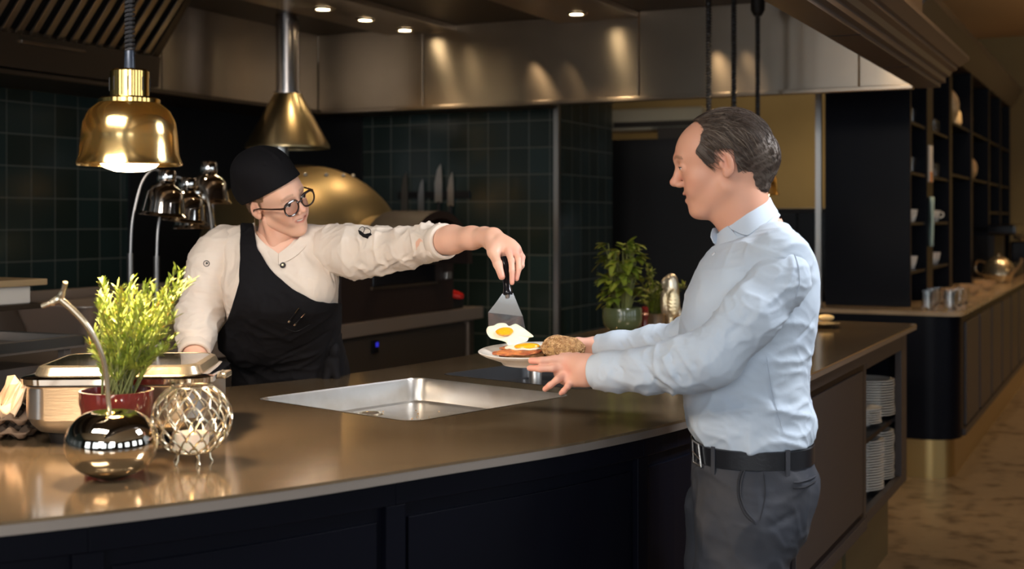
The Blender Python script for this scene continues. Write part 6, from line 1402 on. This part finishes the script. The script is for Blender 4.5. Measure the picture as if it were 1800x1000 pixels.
# trousers and shoes of the cook
f = Fld((-.95, 3.75, .05), (-.45, 4.32, 1.02), .009); f.loft([(.80, -.70, CY+.17, .175, .12), (.9, -.70, CY+.17, .172, .118), (1.01, -.70, CY+.17, .165, .11)], .02)
f.chain([((-.79, CY+.17, .84), .092), ((-.80, CY+.17, .5), .07), ((-.80, CY+.17, .08), .06)], .02); f.chain([((-.61, CY+.17, .84), .092), ((-.60, CY+.17, .5), .07), ((-.60, CY+.17, .08), .06)], .01)
V, Fc = f.mesh(2); nmesh('trousers', [(V, Fc)], 'apron', ck)
for x in (-.80, -.60):
    f = Fld((x-.08, CY+.17-.22, -.01), (x+.08, CY+.17+.10, .13), .006); f.ell((x, CY+.17-.0, .05), (.04, .055, .05), .02); f.ell((x, CY+.17-.10, .04), (.046, .10, .034), .03); f.half((0, 0, 0.001), (0, 0, -1)); V, Fc = f.mesh(2); nmesh('shoe', [(V, Fc)], 'black', ck)
# cap
f = Fld((-.19, -.13, -.08), (.15, .13, .24), .003)
f.ell((-.016, 0, .040), (.110, .086, .092), .01); f.ell((.030, 0, .042), (.082, .072, .072), .02); f.ell((-.030, 0, .105), (.098, .085, .062), .03); f.ell((-.09, 0, .045), (.05, .07, .07), .03)
nrm_ = np.array((.42, 0, -1)); f.half((.0, 0, .036), nrm_, .004)
V, Fc = f.mesh(1); N_ = normals(V, Fc); V = V+N_*(.003*vnoise(V, 38, 61)+.0008*vnoise(V, 100, 62))[:, None]
V = ridge(V, N_, (.06, -.03, .14), (-.09, -.05, .13), .004, -.004); V = ridge(V, N_, (.07, .01, .135), (-.05, .02, .17), .006, .005); V = ridge(V, N_, (.03, -.06, .10), (-.10, -.07, .06), .005, .004)
cp = nmesh('cap', [(toworld(V, Bc, oc_, SC), Fc)], 'apron', ck)
# hair below the cap
f = Fld((-.15, -.11, -.10), (.12, .11, .12), .003); f.ell((-.015, 0, .032), (.104, .080, .092), .01); f.ell((-.075, 0, -.02), (.035, .05, .045), .02)
V, Fc = f.mesh(1); N_ = normals(V, Fc); V = V+N_*(.0010*np.sin(V[:, 2]*300+V[:, 0]*200+5*vnoise(V, 60, 4)))[:, None]; nz = .004*vnoise(V, 180, 5)
k_ = (V[:, 2] < .10+.42*V[:, 0]) & (((V[:, 0] < -.028+nz) & (V[:, 2] > -.060)) | ((V[:, 0] < .022+nz+.3*V[:, 2]) & (V[:, 2] > .030+nz)) | ((V[:, 0] > .008) & (V[:, 0] < .020+nz) & (V[:, 2] > .005)))
Vh, Fh, uh = cull(V, Fc, k_); Vh = smooth_edge(Vh, Fh, 4); M['hair_f'] = tint_mat('auburn_hair', (.1, .06, .03), .5); tin = np.array((.16, .085, .045))*(.75+.5*rs.rand(len(Vh), 1))
nmesh('hair', [(toworld(Vh, Bc, oc_, SC), Fh)], 'hair_f', ck, tin)
idx = rs.choice(np.where(Vh[:, 2] < .01+.4*Vh[:, 0])[0], 260); strands('hair_strand', Vh, N_[uh], idx, 'hair_f', ck, Bc, oc_, .02, .045, lambda p: (-.8, 0, -.6), 3, .0005, [(.20, .11, .06), (.12, .06, .03), (.28, .17, .09)], .2)['kind'] = 'stuff'
b = MB()
for k in range(2):
    q = [(-.03-.006*k*.3, -.075, -.03), (-.035, -.078-.002*k, -.06), (-.03-.004*k, -.082, -.10), (-.02-.012*k, -.085-.004*k, -.115-.008*k)]; b.tube(catmull([Vector(v) for v in toworld(np.array(q), Bc, oc_, SC)], 4), .0004, 4)
b.build('hair_wisp', mat('loose_hair', (.26, .15, .08), .5), ck)
# glasses
gl_ = MB(); GL = lambda q: [Vector(v) for v in toworld(np.array(q), Bc, oc_, SC)]
M['frame'] = mat('dark_acetate', (.018, .008, .006), .18, coat=.4)
def lens_loop(s, k=1.0, dx=0):
    out = []
    for i in range(40):
        t = 2*PI*i/40; cx, sx = math.cos(t), math.sin(t); w_ = .0265*k; h_ = .0228*k*(1.0 if sx < 0 else .86); yy = w_*math.copysign(abs(cx)**(.86 if sx < 0 else .66), cx)*(1-.07*(sx < 0)*abs(sx)); zz = h_*math.copysign(abs(sx)**(.86 if sx < 0 else .72), sx)
        out.append((.1075+dx-.10*abs(yy*s+.034)**1*.35, s*(.034)+yy, .003+zz))
    return out
gs = None
for s in (1, -1):
    loop = lens_loop(s); q = GL(loop+loop[:1]); rim = MB().tube(q, [.0026+.0012*max(0, math.sin(2*PI*i/40)) for i in range(41)], 8).build('rim', 'frame', ck); gs = gs or rim
    L = GL(lens_loop(s, .97)); L2 = GL(lens_loop(s, .97, .0012)); MB().rings([L, L2]).build('lens', 'lens' if 'lens' in M else M.setdefault('lens', mat('spectacle_lens', (.97, .96, .97), .0, trans=1, ior=1.02)), ck)
    MB().tube(GL([(.1035, s*.059, .013), (.098, s*.0655, .014), (.060, s*.0735, .012), (.012, s*.0790, .010), (-.012, s*.082, .004), (-.026, s*.080, -.018)]), [.0032, .0030, .0024, .0022, .0020, .0018], 8).build('temple', 'frame', ck)
    MB().ball(GL([(.1055, s*.0585, .014)])[0], .0016, 8, 6).build('rivet', 'chrome', ck)
MB().tube(catmull(GL([(.1085, .0085, .008), (.112, .0, .011), (.1085, -.0085, .008)]), 5), .0024, 8).build('bridge', 'frame', ck)
MB().tube(GL([(.001, -.079, -.026), (.001, -.080, -.036)]), .0012, 6).build('earring', 'champ', ck)
